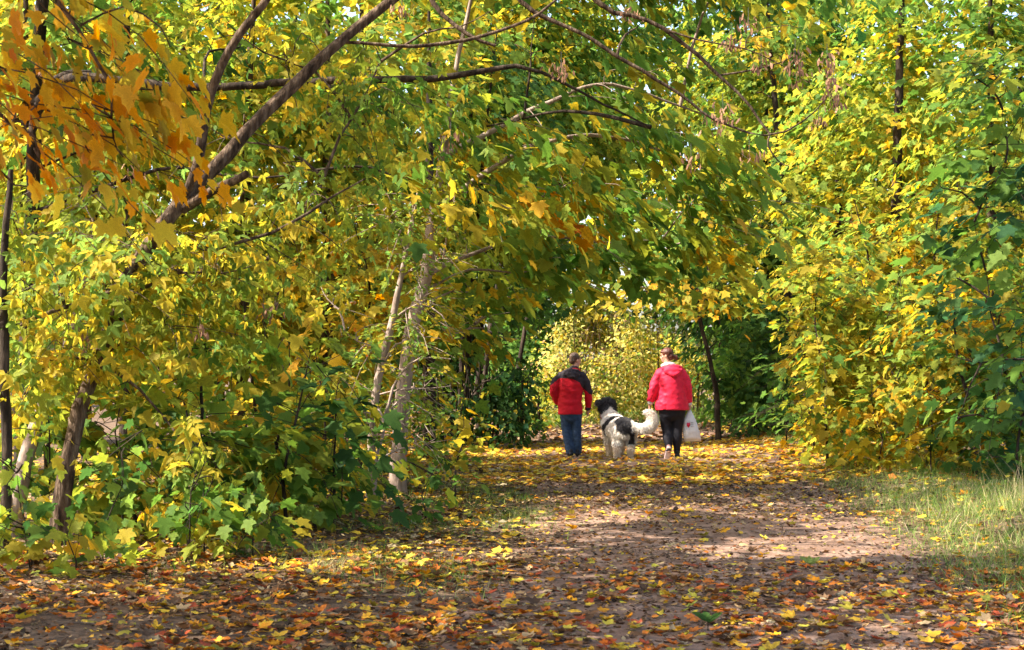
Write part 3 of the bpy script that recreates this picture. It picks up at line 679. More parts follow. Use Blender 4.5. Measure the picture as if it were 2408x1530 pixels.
sapling('shaded green maple sapling between the pale trunk foot and the leaning trunk', 90, 1300, 13.0, 1.5, 10, 5, 'green', .13, 'maple', 50, .012, lai=.9)
sapling('yellow-green maple sapling just right of the leaning trunk, behind the bushy one', 280, 1310, 12.8, 1.5, 20, 5, 'olive', .13, 'maple', 50, .012, lai=.9)
sapling('dark green maple sapling low in the middle of the left thicket', 440, 1300, 13.0, 1.2, 10, 4, 'dark', .13, 'maple', 50, .012, lai=.9)
sapling('knee high maple sapling at the bottom left edge', 170, 1390, 10.5, .55, 10, 3, 'green', .11, 'maplehi', 50, .006, lai=.9)
# trees standing in the wood behind
def wood(label, px, py, Y, top, rx, pal, kind='maplelo', size=.14, lai=1.0, r=.11, lean=0, n=6, bark=None, parts=30, low=.35, group='trees of the wood behind', name='maple_tree', cat='tree', twigs=.06):
    tr = [(px, py, Y, r), (px + lean * .25, py + (top - py) * .35, Y, r * .8), (px + lean * .6, py + (top - py) * .7, Y, r * .55), (px + lean, top, Y, r * .2)]
    sc = F_PX / Y
    bl = []
    for i in range(n):
        t = low + (1.0 - low) * (i + .5) / n
        y = py + (top - py) * t
        w = rx * (.62 + .5 * math.sin(math.pi * min(1, (t - low) / (1 - low) * .8 + .25))) * rng.uniform(.8, 1.1)
        bl.append((px + lean * t + rng.normal(0, .22) * rx, y, Y + rng.normal(0, .4), w, abs(top - py) * (1 - low) / n * .85, rx / sc * .6, lai, pal if isinstance(pal, str) else pal[i % len(pal)]))
    return tree(name, label, tr, bl, kind, size, cat, group, parts=parts, twigs=twigs, sides=7, bark=bark or M_BARKD)

wood('olive yellow maple behind the leaning box elder', 300, 1190, 19.5, -120, 300, 'olive', lai=.9, low=.25)
wood('yellow leaved maple behind the tall thin sapling', 560, 1150, 20.5, -100, 280, 'boxyellow', lai=.9, lean=40, low=.22, bark=M_BARK)
wood('green and yellow maple left of the pale trunk', 770, 1130, 21, -80, 230, 'olive', lai=.9, low=.2, bark=M_BARK)
wood('yellow maple behind the short pale trunk at the far left', 60, 1170, 20.5, -100, 280, 'boxyellow', lai=.9, low=.2)
wood('golden maple hanging low behind the pale trunk', 1010, 1090, 24, 20, 230, ['gold', 'olive', 'mixed'], lai=.85, low=.32)
wood('dense green maple above the dark shrub', 1090, 1050, 29, 60, 250, ['dark', 'mixed', 'green', 'gold'], lai=.9, low=.30, size=.15, lean=80, r=.06)
wood('tall maple far behind the level limb', 430, 1080, 27, -200, 380, 'mixed', 'far', .15, .9, low=.15)
wood('broad maple far behind the hawthorn', 850, 1060, 29, -150, 360, 'olive', 'far', .15, .9, low=.12)
wood('tall green maple far behind the left edge', 40, 1080, 28, -200, 360, 'green', 'far', .15, .9, low=.15)
wood('high maple closing the view above the path bend', 1140, 1006, 46, 60, 330, ['green', 'green', 'mixed', 'green'], 'far', .18, .95, low=.42, lean=210, r=.06)
wood('yellow-green maple above the bright bushes', 1720, 1000, 47, 20, 320, ['gold', 'mixed', 'green'], 'far', .18, .9, low=.42, lean=-170)
wood('tall pale tree behind the overhanging green boughs', 1190, 1015, 37, -180, 330, ['green', 'mixed', 'mixed'], 'far', .16, .75, low=.5, lean=330, r=.06)
wood('tall maple rising right of the path bend', 1800, 1010, 38, -150, 260, ['dark', 'dark', 'green', 'olive'], 'far', .17, .9, low=.15)
wood('sparse tall maple whose crown shows specks of sky', 1870, 1040, 31, -220, 300, ['olive', 'mixed', 'green', 'olive', 'mixed'], 'maplelo', .15, .55, low=.4, r=.10, lean=-90)

for k, (px_, lab, pl) in enumerate([(120, 'dim far tree at the left end of the wood', ['shade', 'olive', 'mixed']), (520, 'dim far tree behind the broad maples', ['shade', 'olive', 'olive', 'mixed']), (880, 'far tree glimpsed past the hawthorn', ['shade', 'dark', 'olive', 'mixed']), (1130, 'far dark tree behind the shaded bushes', ['shade', 'shade', 'dark', 'green', 'green']),
        (1210, 'far dark tree closing the gap above the walking man', ['shade', 'dark', 'green', 'mixed', 'green']), (1720, 'far tree closing the gap above the plastic bag', ['olive', 'dark', 'green', 'mixed', 'olive']), (1990, 'far tree behind the golden thicket', ['dark', 'dark', 'olive', 'mixed', 'olive']), (2310, 'far tree at the right end of the wood', ['dark', 'dark', 'olive', 'mixed', 'olive'])]):
    wood(lab, px_, 985, 54 + 2 * (k % 3), -160 if px_ < 1500 else 120, 300, pl, 'far', .30, .95, low=.04, parts=0, twigs=0, r=.14, n=8)
wood('tall yellowing maple topping the leaning box elder', 200, 1130, 23, -300, 330, ['olive', 'mixed', 'olive'], 'maplelo', .15, .9, low=.55, lean=60, r=.08)
wood('tall green maple topping the upper left of the view', 640, 1120, 24, -300, 330, ['mixed', 'green', 'mixed'], 'maplelo', .15, .9, low=.55, lean=80, r=.08)
wood('tall maple filling the top of the view left of the path', 1080, 1035, 33, -260, 300, ['mixed', 'green', 'olive', 'mixed'], 'far', .16, .9, low=.5, lean=60, r=.06)
wood('tall green maple above the walking man', 1120, 1025, 34, -260, 300, ['mixed', 'green', 'green', 'olive'], 'far', .16, .9, low=.48, lean=260, r=.06)
tree('maple_tree', 'slender maple whose leafy boughs close the gap above the bright bushes', [(1110, 1010, 38, .06), (1140, 800, 38.5, .05), (1220, 640, 39, .04), (1400, 540, 39.5, .025)],
     [(1360, 620, 39, 150, 60, 1.2, 1.2, 'green'), (1520, 600, 39.5, 140, 60, 1.2, 1.1, 'mixed'), (1420, 660, 39, 120, 35, 1.0, .9, 'olive'), (1640, 640, 40, 110, 60, 1.2, 1.0, 'green'), (1270, 690, 39, 70, 50, 1, 1.0, 'dark'), (1440, 520, 40, 180, 60, 1.2, 1.1, 'green'), (1520, 680, 41, 120, 35, 1.0, 1.3, 'olive'), (1590, 700, 42, 90, 30, 1.0, 1.2, 'green'), (1480, 630, 42, 170, 50, 1.2, 1.2, 'green')], 'far', .17, bark=M_BARKD, group='trees of the wood behind', twigs=.05)
# dark shrubs, bright bushes at the bend
def shrub(label, px, py, Y, h, w, pal, kind='far', size=.11, lai=1.1, parts=0, n=5, group='bushes at the bend of the path', name='bush', stems=5, bark=None, twigs=.12):
    sc = F_PX / Y
    bl = []
    for i in range(n):
        a = rng.uniform(-1, 1)
        t = (i + .5) / n
        bl.append((px + a * w * .55, py - (.12 + .85 * t) * h * (1 - .25 * abs(a)), Y + rng.normal(0, .5), w * (.55 - .15 * t), h * .24, .9, lai, pal))
    lm = []
    for k in range(stems):
        a = (k + .5) / stems * 2 - 1
        lm.append([(px + a * w * .12, py + 2, Y, .02), (px + a * w * .3, py - .45 * h, Y + rng.normal(0, .2), .014), (px + a * w * .55 + rng.normal(0, 8), py - .95 * h, Y + rng.normal(0, .3), .005)])
    return tree(name, label, [(px, py, Y, .03), (px + 3, py - .5 * h, Y, .02), (px - 2, py - .95 * h, Y, .006)], bl, kind, size, 'bush', group, limbs=lm, parts=parts, twigs=twigs, sides=6, bark=bark or M_BARK)

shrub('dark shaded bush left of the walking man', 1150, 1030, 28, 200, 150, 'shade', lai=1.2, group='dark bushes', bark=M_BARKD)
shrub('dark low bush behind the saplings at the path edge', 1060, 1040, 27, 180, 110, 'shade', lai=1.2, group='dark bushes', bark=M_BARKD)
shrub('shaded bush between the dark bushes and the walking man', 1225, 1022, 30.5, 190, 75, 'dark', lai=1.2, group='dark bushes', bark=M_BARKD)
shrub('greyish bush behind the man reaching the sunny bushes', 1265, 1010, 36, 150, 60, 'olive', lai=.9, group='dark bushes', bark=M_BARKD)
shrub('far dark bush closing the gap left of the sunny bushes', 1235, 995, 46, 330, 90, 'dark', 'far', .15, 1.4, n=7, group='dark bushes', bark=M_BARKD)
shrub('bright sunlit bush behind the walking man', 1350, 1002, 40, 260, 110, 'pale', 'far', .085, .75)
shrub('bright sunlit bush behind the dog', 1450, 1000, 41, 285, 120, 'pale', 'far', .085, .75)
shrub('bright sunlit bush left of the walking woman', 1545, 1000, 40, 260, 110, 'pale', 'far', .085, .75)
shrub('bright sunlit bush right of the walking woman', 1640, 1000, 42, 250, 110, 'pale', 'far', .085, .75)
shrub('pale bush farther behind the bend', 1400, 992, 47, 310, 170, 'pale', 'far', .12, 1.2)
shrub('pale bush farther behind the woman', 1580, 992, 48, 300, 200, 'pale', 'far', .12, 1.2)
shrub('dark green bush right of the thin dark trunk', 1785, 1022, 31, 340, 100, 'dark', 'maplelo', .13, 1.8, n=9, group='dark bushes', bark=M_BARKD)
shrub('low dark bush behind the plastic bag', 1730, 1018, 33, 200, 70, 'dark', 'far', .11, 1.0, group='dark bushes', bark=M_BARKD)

tree('maple_tree', 'thin dark trunk right of the woman carrying a golden sunlit crown', 
     [(1690, 1028, 30, .06), (1686, 930, 30, .05), (1670, 850, 30, .045), (1645, 750, 30, .042), (1632, 620, 29.8, .035), (1620, 450, 29.5, .025)],
     [(1640, 690, 27.5, 90, 50, .8, 1.0, 'gold'), (1580, 650, 27.5, 90, 40, .8, .9, 'gold'), (1720, 650, 27.5, 90, 50, .8, .9, 'mixed'), (1690, 725, 28, 60, 30, .5, .7, 'gold'), (1560, 695, 28, 70, 25, .6, .6, 'olive'), (1640, 560, 28, 140, 60, 1, .8, 'mixed'), (1500, 690, 27.6, 60, 30, .5, .7, 'gold'),
      (1655, 870, 29.6, 45, 60, .5, .8, 'dark'), (1720, 900, 30.5, 60, 90, .5, 1.0, 'dark'), (1680, 965, 29.6, 40, 45, .5, .7, 'dark'), (1700, 800, 30.5, 60, 50, .5, .9, 'dark')],
     kind='maplelo', size=.14, parts=60, bark=M_BARKD, twigs=.2)

# right thicket
sapling('straight maple sapling with layered golden leaves at the thicket front', 1945, 1090, 21.5, 3.0, -8, 9, 'ygold', .125, 'maple', 60, .02, lai=.9, spread=.8)
sapling('slender yellow maple sapling beside the straight one', 2010, 1085, 22, 2.7, 10, 8, 'gold', .125, 'maple', 60, .018, lai=.9, spread=.8)
sapling('golden maple sapling right of the slender yellow one', 2100, 1100, 21, 2.4, 10, 7, 'ygold', .125, 'maple', 60, .018, lai=.9, spread=.9)
sapling('green-gold maple sapling at the left end of the right thicket', 1915, 1068, 24, 2.4, 8, 7, 'olive', .125, 'maple', 50, .018, lai=.9, spread=.8)
sapling('orange-gold maple sapling deep in the right thicket', 2180, 1100, 20.5, 2.0, 0, 6, 'gold', .125, 'maple', 60, .018, lai=1.0)
sapling('bright yellow maple sapling before the far right trunk', 2260, 1110, 20, 2.6, 20, 7, 'gold', .125, 'maple', 60, .02, lai=.9)
sapling('low golden maple sapling at the grass edge of the right thicket', 2050, 1110, 20.3, 1.2, 0, 4, 'gold', .12, 'maple', 40, .012, lai=.9)
sapling('mixed yellow sapling at the right picture edge', 2370, 1120, 19.5, 2.6, 10, 7, 'olive', .125, 'maple', 50, .02, lai=.9)
sapling('low orange sapling under the right green maple', 2190, 1125, 19.3, 1.0, 0, 4, 'gold', .12, 'maple', 40, .012, lai=.9)
sapling('tall golden sapling rising behind the thicket front', 2030, 1075, 24, 4.0, -20, 8, 'ygold', .13, 'maple', 40, .03, lai=.8)
sapling('tall yellow-green sapling behind the thicket right part', 2200, 1080, 24, 4.2, 10, 8, 'olive', .13, 'maple', 40, .03, lai=.8)
sapling('short green sapling beside the dark bush right of the path', 1845, 1060, 26, 1.5, 0, 5, 'dark', .12, 'maple', 20, .015, lai=.8)

wood('tall yellow maple with a dark trunk above the right thicket', 2095, 1065, 26.5, -150, 270, ['olive', 'gold', 'ygold', 'ygold', 'ygold', 'mixed'], 'maplelo', .14, .8, r=.13, lean=30, low=.3)
wood('broad golden maple leaning out over the right of the path', 1970, 1050, 28, 180, 190, ['olive', 'ygold', 'ygold'], 'maplelo', .14, .9, low=.4)
wood('yellow-green maple at the upper right corner', 2330, 1065, 25, -150, 260, ['mixed', 'gold', 'ygold', 'mixed', 'green'], 'maplelo', .14, .75, low=.25)
wood('tall green tree far behind the right thicket', 2150, 1020, 37, -150, 380, ['dark', 'green', 'olive', 'olive', 'green'], 'far', .17, .7, low=.1)
wood('tall tree with thin crown at the upper right edge', 2400, 1030, 33, -180, 300, ['dark', 'olive', 'mixed', 'green'], 'far', .16, .75, low=.1)
wood('pale linden far right of the path bend', 1900, 1010, 42, -60, 300, ['dark', 'olive', 'gold', 'olive'], 'far', .18, .8, low=.15, name='linden_tree')
# green maple leaning in from the right
tree('maple_tree', 'shaded green maple sweeping flat boughs in from the right edge', 
     [(2560, 1330, 13.6, .10), (2570, 900, 13.6, .09), (2560, 500, 13.7, .08), (2540, 100, 13.8, .06), (2530, -300, 14, .04)],
     [(2310, 850, 13.6, 130, 50, .6, 1.44, 'bluegreen'), (2270, 940, 13.4, 110, 45, .5, 1.28, 'dark'), (2330, 700, 13.7, 120, 55, .6, 1.44, 'bluegreen'), (2240, 790, 13.6, 90, 40, .5, 1.12, 'dark'), (2300, 560, 13.8, 140, 55, .6, 1.44, 'bluegreen'), (2200, 640, 13.8, 90, 40, .5, 1.12, 'bluegreen'), (2340, 430, 13.8, 120, 60, .6, 1.44, 'bluegreen'), (2220, 440, 14, 80, 35, .5, 0.96, 'bluegreen'),
      (2350, 990, 13.2, 80, 40, .4, 1.28, 'dark'), (2360, 300, 14, 90, 60, .5, 1.12, 'green'), (2380, 770, 13.2, 60, 60, .4, 1.28, 'bluegreen'), (2300, 180, 14, 120, 70, .6, 0.80, 'green')],
     kind='maple', size=.14, parts=300, twigs=.5, droop=.35, bark=M_BARKD, limb_r=.02)
sapling('thin dark stemmed maple at the right behind the tall grass', 2296, 1135, 19, 2.2, -50, 6, 'bluegreen', .13, 'maple', 60, .035, lai=.6)
sapling('dark green sapling at the right edge behind the tall grass', 2400, 1150, 18, 1.6, -20, 5, 'dark', .13, 'maple', 40, .02, lai=.8)

# ------------------------------------------------------------------ litter, grass
def litter(n, xr, yr, pal, size, tpl, dens=None, tilt=.28, lift=(.004, .03)):
    x = rng.uniform(*xr, n); y = rng.uniform(*yr, n)
    if dens is not None:
        k = rng.random(n) < dens(x, y)
        x, y = x[k], y[k]
    n = len(x)
    onp = (x > path_left(y)) & (x < path_right(y))
    z = gz(x, y) + np.where(onp, .02, .006) + rng.uniform(*lift, n)
    ang = rng.uniform(0, 2 * np.pi, n)
    tip = np.stack([np.cos(ang), np.sin(ang), rng.normal(0, .12, n)], 1)
    nr = np.stack([rng.normal(0, tilt, n), rng.normal(0, tilt, n), np.where(rng.random(n) < .35, -1, 1)], 1)
    c = pick_cols(pal, np.arange(n), n, 0)
    return tpl, np.stack([x, y, z], 1), tip, nr, rng.uniform(.6, 1.15, n) * size, c
PAL['fore'] = [('O', 1.8), ('GO', 1.8), ('Y', .9), ('OR', 3.4), ('R', 1.5), ('B', 5), ('T', 1.8), ('OL', .7), ('BK', 1.4)]
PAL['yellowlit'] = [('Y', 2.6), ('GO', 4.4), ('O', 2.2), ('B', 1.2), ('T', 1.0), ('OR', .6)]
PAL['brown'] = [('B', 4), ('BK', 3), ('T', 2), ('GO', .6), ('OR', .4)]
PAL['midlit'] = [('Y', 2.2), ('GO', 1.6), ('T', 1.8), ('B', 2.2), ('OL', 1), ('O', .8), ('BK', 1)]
def onpath(x, y): return (x > path_left(y)) & (x < path_right(y))
clump = lambda x, y, s=1.3: np.clip(vnoise(x, y, 6.6, s) * 1.5 + vnoise(x, y, 1.6, s * 3) * .8 - .75, .04, 1)
A = Acc()
big = []
for spec in [
    litter(13500, (-4.0, 5.2), (7.2, 11.9), 'fore', .080, MAPLE_CURL, lambda x, y: clump(x, y) * np.where(onpath(x, y) & (y > 10.2), .5, 1)),
    litter(4600, (-4.0, 5.2), (7.2, 11.4), 'fore', .076, MAPLE_MID, lambda x, y: clump(x, y, 1.7)),
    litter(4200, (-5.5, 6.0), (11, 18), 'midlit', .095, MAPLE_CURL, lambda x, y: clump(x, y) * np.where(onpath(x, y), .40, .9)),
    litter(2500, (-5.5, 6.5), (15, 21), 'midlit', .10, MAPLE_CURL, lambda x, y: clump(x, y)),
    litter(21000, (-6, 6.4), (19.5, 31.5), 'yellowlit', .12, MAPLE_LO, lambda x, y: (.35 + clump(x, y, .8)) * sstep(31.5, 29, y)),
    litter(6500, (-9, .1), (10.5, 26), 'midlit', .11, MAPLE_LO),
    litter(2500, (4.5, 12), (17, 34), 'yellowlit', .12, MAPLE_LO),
    litter(9000, (-5, 10), (30, 48), 'brown', .15, FAR)]:
    big.append(spec)
small = [litter(52000, (-3.5, 5.5), (7.2, 22), 'brown', .042, FAR, lambda x, y: (.35 + .65 * clump(x, y, .9)) * np.where((x > 1.7) & (x < 3.7) & (y > 11.6) & (y < 14.6), .45, 1), .4, (0, .012)),  # fewer dark crumbs on the sun patch, to make it look brighter
         litter(9000, (-3.5, 5.5), (7.2, 21), 'midlit', .055, OVATE, lambda x, y: clump(x, y, 1.1), .4, (0, .015))]
# the 300 leaves that show largest lie there one by one
allp = [(k, i) for k in (0, 1) for i in range(len(big[k][1]))]
app = np.concatenate([big[k][4] / big[k][1][:, 1] for k in (0, 1)])
uv = np.vstack([big[k][1] for k in (0, 1)])
pu, pv = project(uv)
app = np.where((pu > 15) & (pu < 2393) & (pv < 1515), app, 0)
order = np.argsort(-app)[:300]
CNAME = dict(O='orange', GO='golden', Y='yellow', OR='rust orange', R='dark red', B='brown', T='pale tan', OL='olive yellow', BK='blackish brown')
FCOL = {k: np.array(C[k]) for k in CNAME}
taken = {0: [], 1: []}
FM = {}
for j in order:
    k, i = allp[j]
    taken[k].append(i)
    tpl, pos, tip, nr, sz, cc = big[k]
    ck = min(FCOL, key=lambda q: ((np.log(FCOL[q]) - np.log(cc[i])) ** 2).sum())
    if (k, ck) not in FM:
        V0, F0, w = tpl
        kk = 1 + .25 * (w[:, None] - .5) + rng.uniform(-.12, .12, (len(V0), 1))
        FM[(k, ck)] = mesh_np('fallen_leaf', V0, F0, M_LITTER, np.clip(FCOL[ck][None] * kk, .003, .9))
    o = bpy.data.objects.new('fallen_leaf', FM[(k, ck)])
    B = basis(tip[i:i + 1], nr[i:i + 1])[0] * sz[i]
    o.matrix_world = Matrix([[*B[r], pos[i][r]] for r in range(3)] + [[0, 0, 0, 1]])
    xb = min(6, int(pu[j] / 2408 * 7))
    tag(o, '%s %s %s maple leaf %s, %s' % ('broad' if sz[i] > .087 else 'smallish', 'curled' if k == 0 else 'flat', CNAME[ck], ['in the lower left corner', 'below the leaning trunk', 'left of the bare earth', 'at the bottom middle', 'left of the dark seedling', 'below the pale seedling', 'in the lower right corner'][xb],
        'at the very bottom' if pv[j] > 1478 else 'near the bottom' if pv[j] > 1430 else 'higher up'), 'leaf', 'fallen leaves in the foreground')
    COL.objects.link(o)
for k, spec in enumerate(big):
    if k in taken:
        m = np.ones(len(spec[1]), bool); m[taken[k]] = False
        spec = (spec[0],) + tuple(s[m] for s in spec[1:])
    A.leaves(*spec, vein=.3)
for spec in small: A.leaves(*spec)
for k in range(260):
    x, y = rng.uniform(-3.5, 5), rng.uniform(7.5, 20)
    a, L = rng.uniform(0, 6.28), rng.uniform(.06, .32)
    z = float(gz(x, y)) + .03
    v, q, _, _ = tube(np.array([(x, y, z, .003), (x + L * .5 * math.cos(a), y + L * .5 * math.sin(a), z + rng.uniform(0, .02), .003), (x + L * math.cos(a + .3), y + L * math.sin(a + .3), z, .0015)]), 4, 0, .1)
    A.add(v, np.vstack([q[:, [0, 1, 2]], q[:, [0, 2, 3]]]), np.full((len(v), 3), rng.uniform(.04, .16)) * np.array([1.1, .85, .65]))
tag(link('leaf_litter', A.mesh('leaf_litter', M_LITTER)), 'fallen autumn leaves strewn over path and wood floor', 'leaves', kind='stuff')

def grass(n, xr, yr, h, cols, dens=None, lean=.5, w=1.0):
    x = rng.uniform(*xr, n); y = rng.uniform(*yr, n)
    if dens is not None:
        k = rng.random(n) < dens(x, y); x, y = x[k], y[k]
    n = len(x)
    pos = np.stack([x, y, gz(x, y) - .005], 1)
    tip = np.stack([rng.normal(0, lean, n), rng.normal(0, lean, n), np.ones(n)], 1)
    nr = rng.normal(0, 1, (n, 3))
    c = np.array([C.get(a, a) if isinstance(a, str) else a for a in cols])
    col = c[rng.integers(0, len(c), n)] * rng.uniform(.7, 1.3, (n, 1))
    V0, F0, ww = GRASSB
    V0 = V0 * np.array([w, 1, 1])
    return (V0, F0, ww), pos, tip, nr, rng.uniform(.5, 1.2, n) * h, col
GR = [(.12, .23, .03), (.20, .30, .06), (.32, .34, .11), (.08, .17, .03)]
DRY = [(.48, .40, .20), (.36, .29, .13), (.55, .48, .28)]
Ag = Acc()
edge = lambda x, y: sstep(-.4, .35, x - path_right(y)) * np.clip(vnoise(x, y, 2.2, 1.1) * 1.9 + .1, .3, 1)
Ag.leaves(*grass(38000, (2.6, 7.4), (8.0, 22), .14, GR, edge, w=1.5))
Ag.leaves(*grass(12000, (3.2, 6.8), (9.8, 17), .21, GR + GR + DRY, lambda x, y: edge(x, y) * sstep(.0, .8, x - path_right(y)), w=.9))
Ag.leaves(*grass(420, (4.3, 6.4), (11.5, 15.5), .5, DRY, lambda x, y: sstep(4.4, 5.2, x), .22, .35))
Ag.leaves(*grass(7000, (3.8, 8), (19, 33), .20, GR + DRY[:1], lambda x, y: sstep(0, .6, x - path_right(y)) * clump(x, y)))
Ag.leaves(*grass(13000, (-2.4, .6), (9.8, 20), .12, GR, lambda x, y: np.clip(vnoise(x, y, 5.2, 1.1) * 3.2 - 1.35, 0, 1) * sstep(.45, -.2, x - path_left(y)), w=1.6))
Ag.leaves(*grass(3500, (-2.6, .3), (16, 30), .16, GR, lambda x, y: clump(x, y) * sstep(.1, -.5, x - path_left(y))))
Ag.leaves(*grass(1600, (-.4, .55), (14.6, 17), .10, GR, lambda x, y: np.clip(vnoise(x, y, 5.2, 1.8) * 2.4 - .9, 0, 1)))
Ag.leaves(*grass(6000, (0.0, 7), (36, 46), .42, GR + [(.10, .22, .07)], lambda x, y: np.where((x > 1.6) & (x < 3.6) & (y < 38.5), 0, .8)))
tag(link('grass', Ag.mesh('grass', M_GRASS)), 'green and straw coloured grass along the path edges', 'grass', kind='stuff')
def tuft(px, py, h, n, cols, label, lean=.6, sp=.12):
    Y = CAMZ * F_PX / (py - HZ)
    c = P(px, py, Y)
    a = Acc()
    t = grass(n, (c[0] - sp, c[0] + sp), (Y - sp, Y + sp), h, cols, None, lean, .6)
    a.leaves(*t)
    o = link('grass_tuft', a.mesh('grass_tuft', M_GRASS))
    tag(o, label, 'grass tuft')
Ag2 = Acc()
Ag2.leaves(*grass(2600, (4.0, 6.2), (11.5, 15.5), .28, DRY[:1] + GR[:3] + [(.30, .36, .12), (.36, .40, .16)], lambda x, y: np.clip(vnoise(x, y, 7.1, 1.4) * 2.4 - .7, 0, 1), .4, .8))
tag(link('tall_grass', Ag2.mesh('tall_grass', M_GRASS)), 'taller pale grass on the bank at the right edge', 'grass', kind='stuff')
tuft(770, 1375, .17, 150, DRY, 'dry straw coloured grass tuft left of the path')
tuft(2385, 1235, .6, 26, DRY, 'tall dry grass stalks at the right edge of the picture', .16, .2)
tuft(1245, 1215, .14, 260, GR, 'low green grass tuft at the left edge of the path', .6, .25)
def seedling(px, py, size, n, colr, label):
    Y = CAMZ * F_PX / (py - HZ)
    c = P(px, py, Y); c[2] = gz(c[0], c[1]) + .02
    root = empty('seedling', c)
    tag(root, label, 'seedling')
    v, q, _, _ = tube(np.array([np.append(c, .003), np.append(c + [0, 0, size * .7], .002)]), 5, 0, .02)
    link('stem', mesh_np('stem', v, q, M_BARK), root)
    for k in range(n):
        a = k / n * 2 * math.pi + .4
        V, F, cc = leaf_arrays(OVATE, (c + [0, 0, size * (.4 + .15 * k / n)])[None], np.array([[math.cos(a), math.sin(a), .75]]), np.array([[-.5 * math.cos(a), -.5 * math.sin(a) - .6, 1.0]]), np.array([size]), np.array([colr]))
        link('leaf', mesh_np('leaf', V, F, M_LEAF, cc), root)
seedling(1665, 1492, .11, 5, C['G1'], 'dark green seedling alone among the leaves near the bottom')
seedling(1905, 1352, .10, 6, (.30, .38, .10), 'pale green seedling on the sunny part of the path')


# ------------------------------------------------------------------ people and dog
def ring_tube(pts, n=20, caps=True, flat=(False, False)):
    """pts: (x,y,z,ra,rb) with ra across (towards world x) and rb along depth; closed solid with rounded or flat ends"""
    q = catmull(np.asarray(pts, float), 0.03)
    c, ra, rb = q[:, :3], np.maximum(q[:, 3], .002), np.maximum(q[:, 4], .002)
    t = norm(np.gradient(c, axis=0))
    if caps:
        add0 = [] if flat[0] else [(-.5, .86), (-.87, .5), (-.99, .12)]
        add1 = [] if flat[1] else [(.5, .86), (.87, .5), (.99, .12)]
        C0 = [c[0] + t[0] * f * min(ra[0], rb[0]) for f, _ in reversed(add0)]
        C1 = [c[-1] + t[-1] * f * min(ra[-1], rb[-1]) for f, _ in add1]
        ra = np.concatenate([[ra[0] * g for _, g in reversed(add0)], ra, [ra[-1] * g for _, g in add1]])
        rb = np.concatenate([[rb[0] * g for _, g in reversed(add0)], rb, [rb[-1] * g for _, g in add1]])
        t = np.vstack([np.repeat(t[:1], len(add0), 0), t, np.repeat(t[-1:], len(add1), 0)])
        c = np.vstack([np.array(C0).reshape(-1, 3), c, np.array(C1).reshape(-1, 3)])
    yv = np.array([0, 1.0, 0])
    a = np.cross(np.repeat(yv[None], len(t), 0), t)
    bad = np.linalg.norm(a, axis=1) < .3
    a[bad] = np.cross(np.repeat(np.array([[1.0, 0, 0]]), bad.sum(), 0), t[bad])
    a = norm(a); b = np.cross(t, a)
    th = np.arange(n) / n * 2 * np.pi
    V = c[:, None] + (ra[:, None] * np.cos(th))[..., None] * a[:, None] + (rb[:, None] * np.sin(th))[..., None] * b[:, None]
    m = len(c)
    i = np.arange(m - 1)[:, None] * n; j = np.arange(n)[None]; j2 = (j + 1) % n
    Q = np.stack([i + j, i + j2, i + n + j2, i + n + j], -1).reshape(-1, 4)
    V = np.vstack([V.reshape(-1, 3), c[:1], c[-1:]])
    k0, k1 = len(V) - 2, len(V) - 1
    T = [(k0, (q_ + 1) % n, q_) for q_ in range(n)] + [(k1, (m - 1) * n + q_, (m - 1) * n + (q_ + 1) % n) for q_ in range(n)]
    return V, Q, np.array(T)

def limb(*pts, n=16, flat=(False, False)):
    return ring_tube([p if len(p) == 5 else (*p, p[3]) for p in pts], n, True, flat)

def ball(c, r, rot=None, n=18):
    r = np.broadcast_to(np.asarray(r, float), 3)
    ph = np.linspace(0, np.pi, n // 2 + 1)[1:-1]; th = np.arange(n) / n * 2 * np.pi
    V = np.stack([np.sin(ph)[:, None] * np.cos(th), np.sin(ph)[:, None] * np.sin(th), np.repeat(np.cos(ph)[:, None], n, 1)], -1).reshape(-1, 3)
    V = np.vstack([V, [[0, 0, 1], [0, 0, -1]]]) * r
    if rot is not None: V = V @ np.array(rot).T
    V = V + np.asarray(c, float)
    m = len(ph)
    i = np.arange(m - 1)[:, None] * n; j = np.arange(n)[None]; j2 = (j + 1) % n
    Q = np.stack([i + j, i + n + j, i + n + j2, i + j2], -1).reshape(-1, 4)
    k0, k1 = len(V) - 2, len(V) - 1
    T = [(k0, q_, (q_ + 1) % n) for q_ in range(n)] + [(k1, (m - 1) * n + (q_ + 1) % n, (m - 1) * n + q_) for q_ in range(n)]
    return V, Q, np.array(T)

def rz(a):
    a = math.radians(a); return np.array([[math.cos(a), -math.sin(a), 0], [math.sin(a), math.cos(a), 0], [0, 0, 1]])
def rx_(a):
    a = math.radians(a); return np.array([[1, 0, 0], [0, math.cos(a), -math.sin(a)], [0, math.sin(a), math.cos(a)]])
def ry_(a):
    a = math.radians(a); return np.array([[math.cos(a), 0, math.sin(a)], [0, 1, 0], [-math.sin(a), 0, math.cos(a)]])

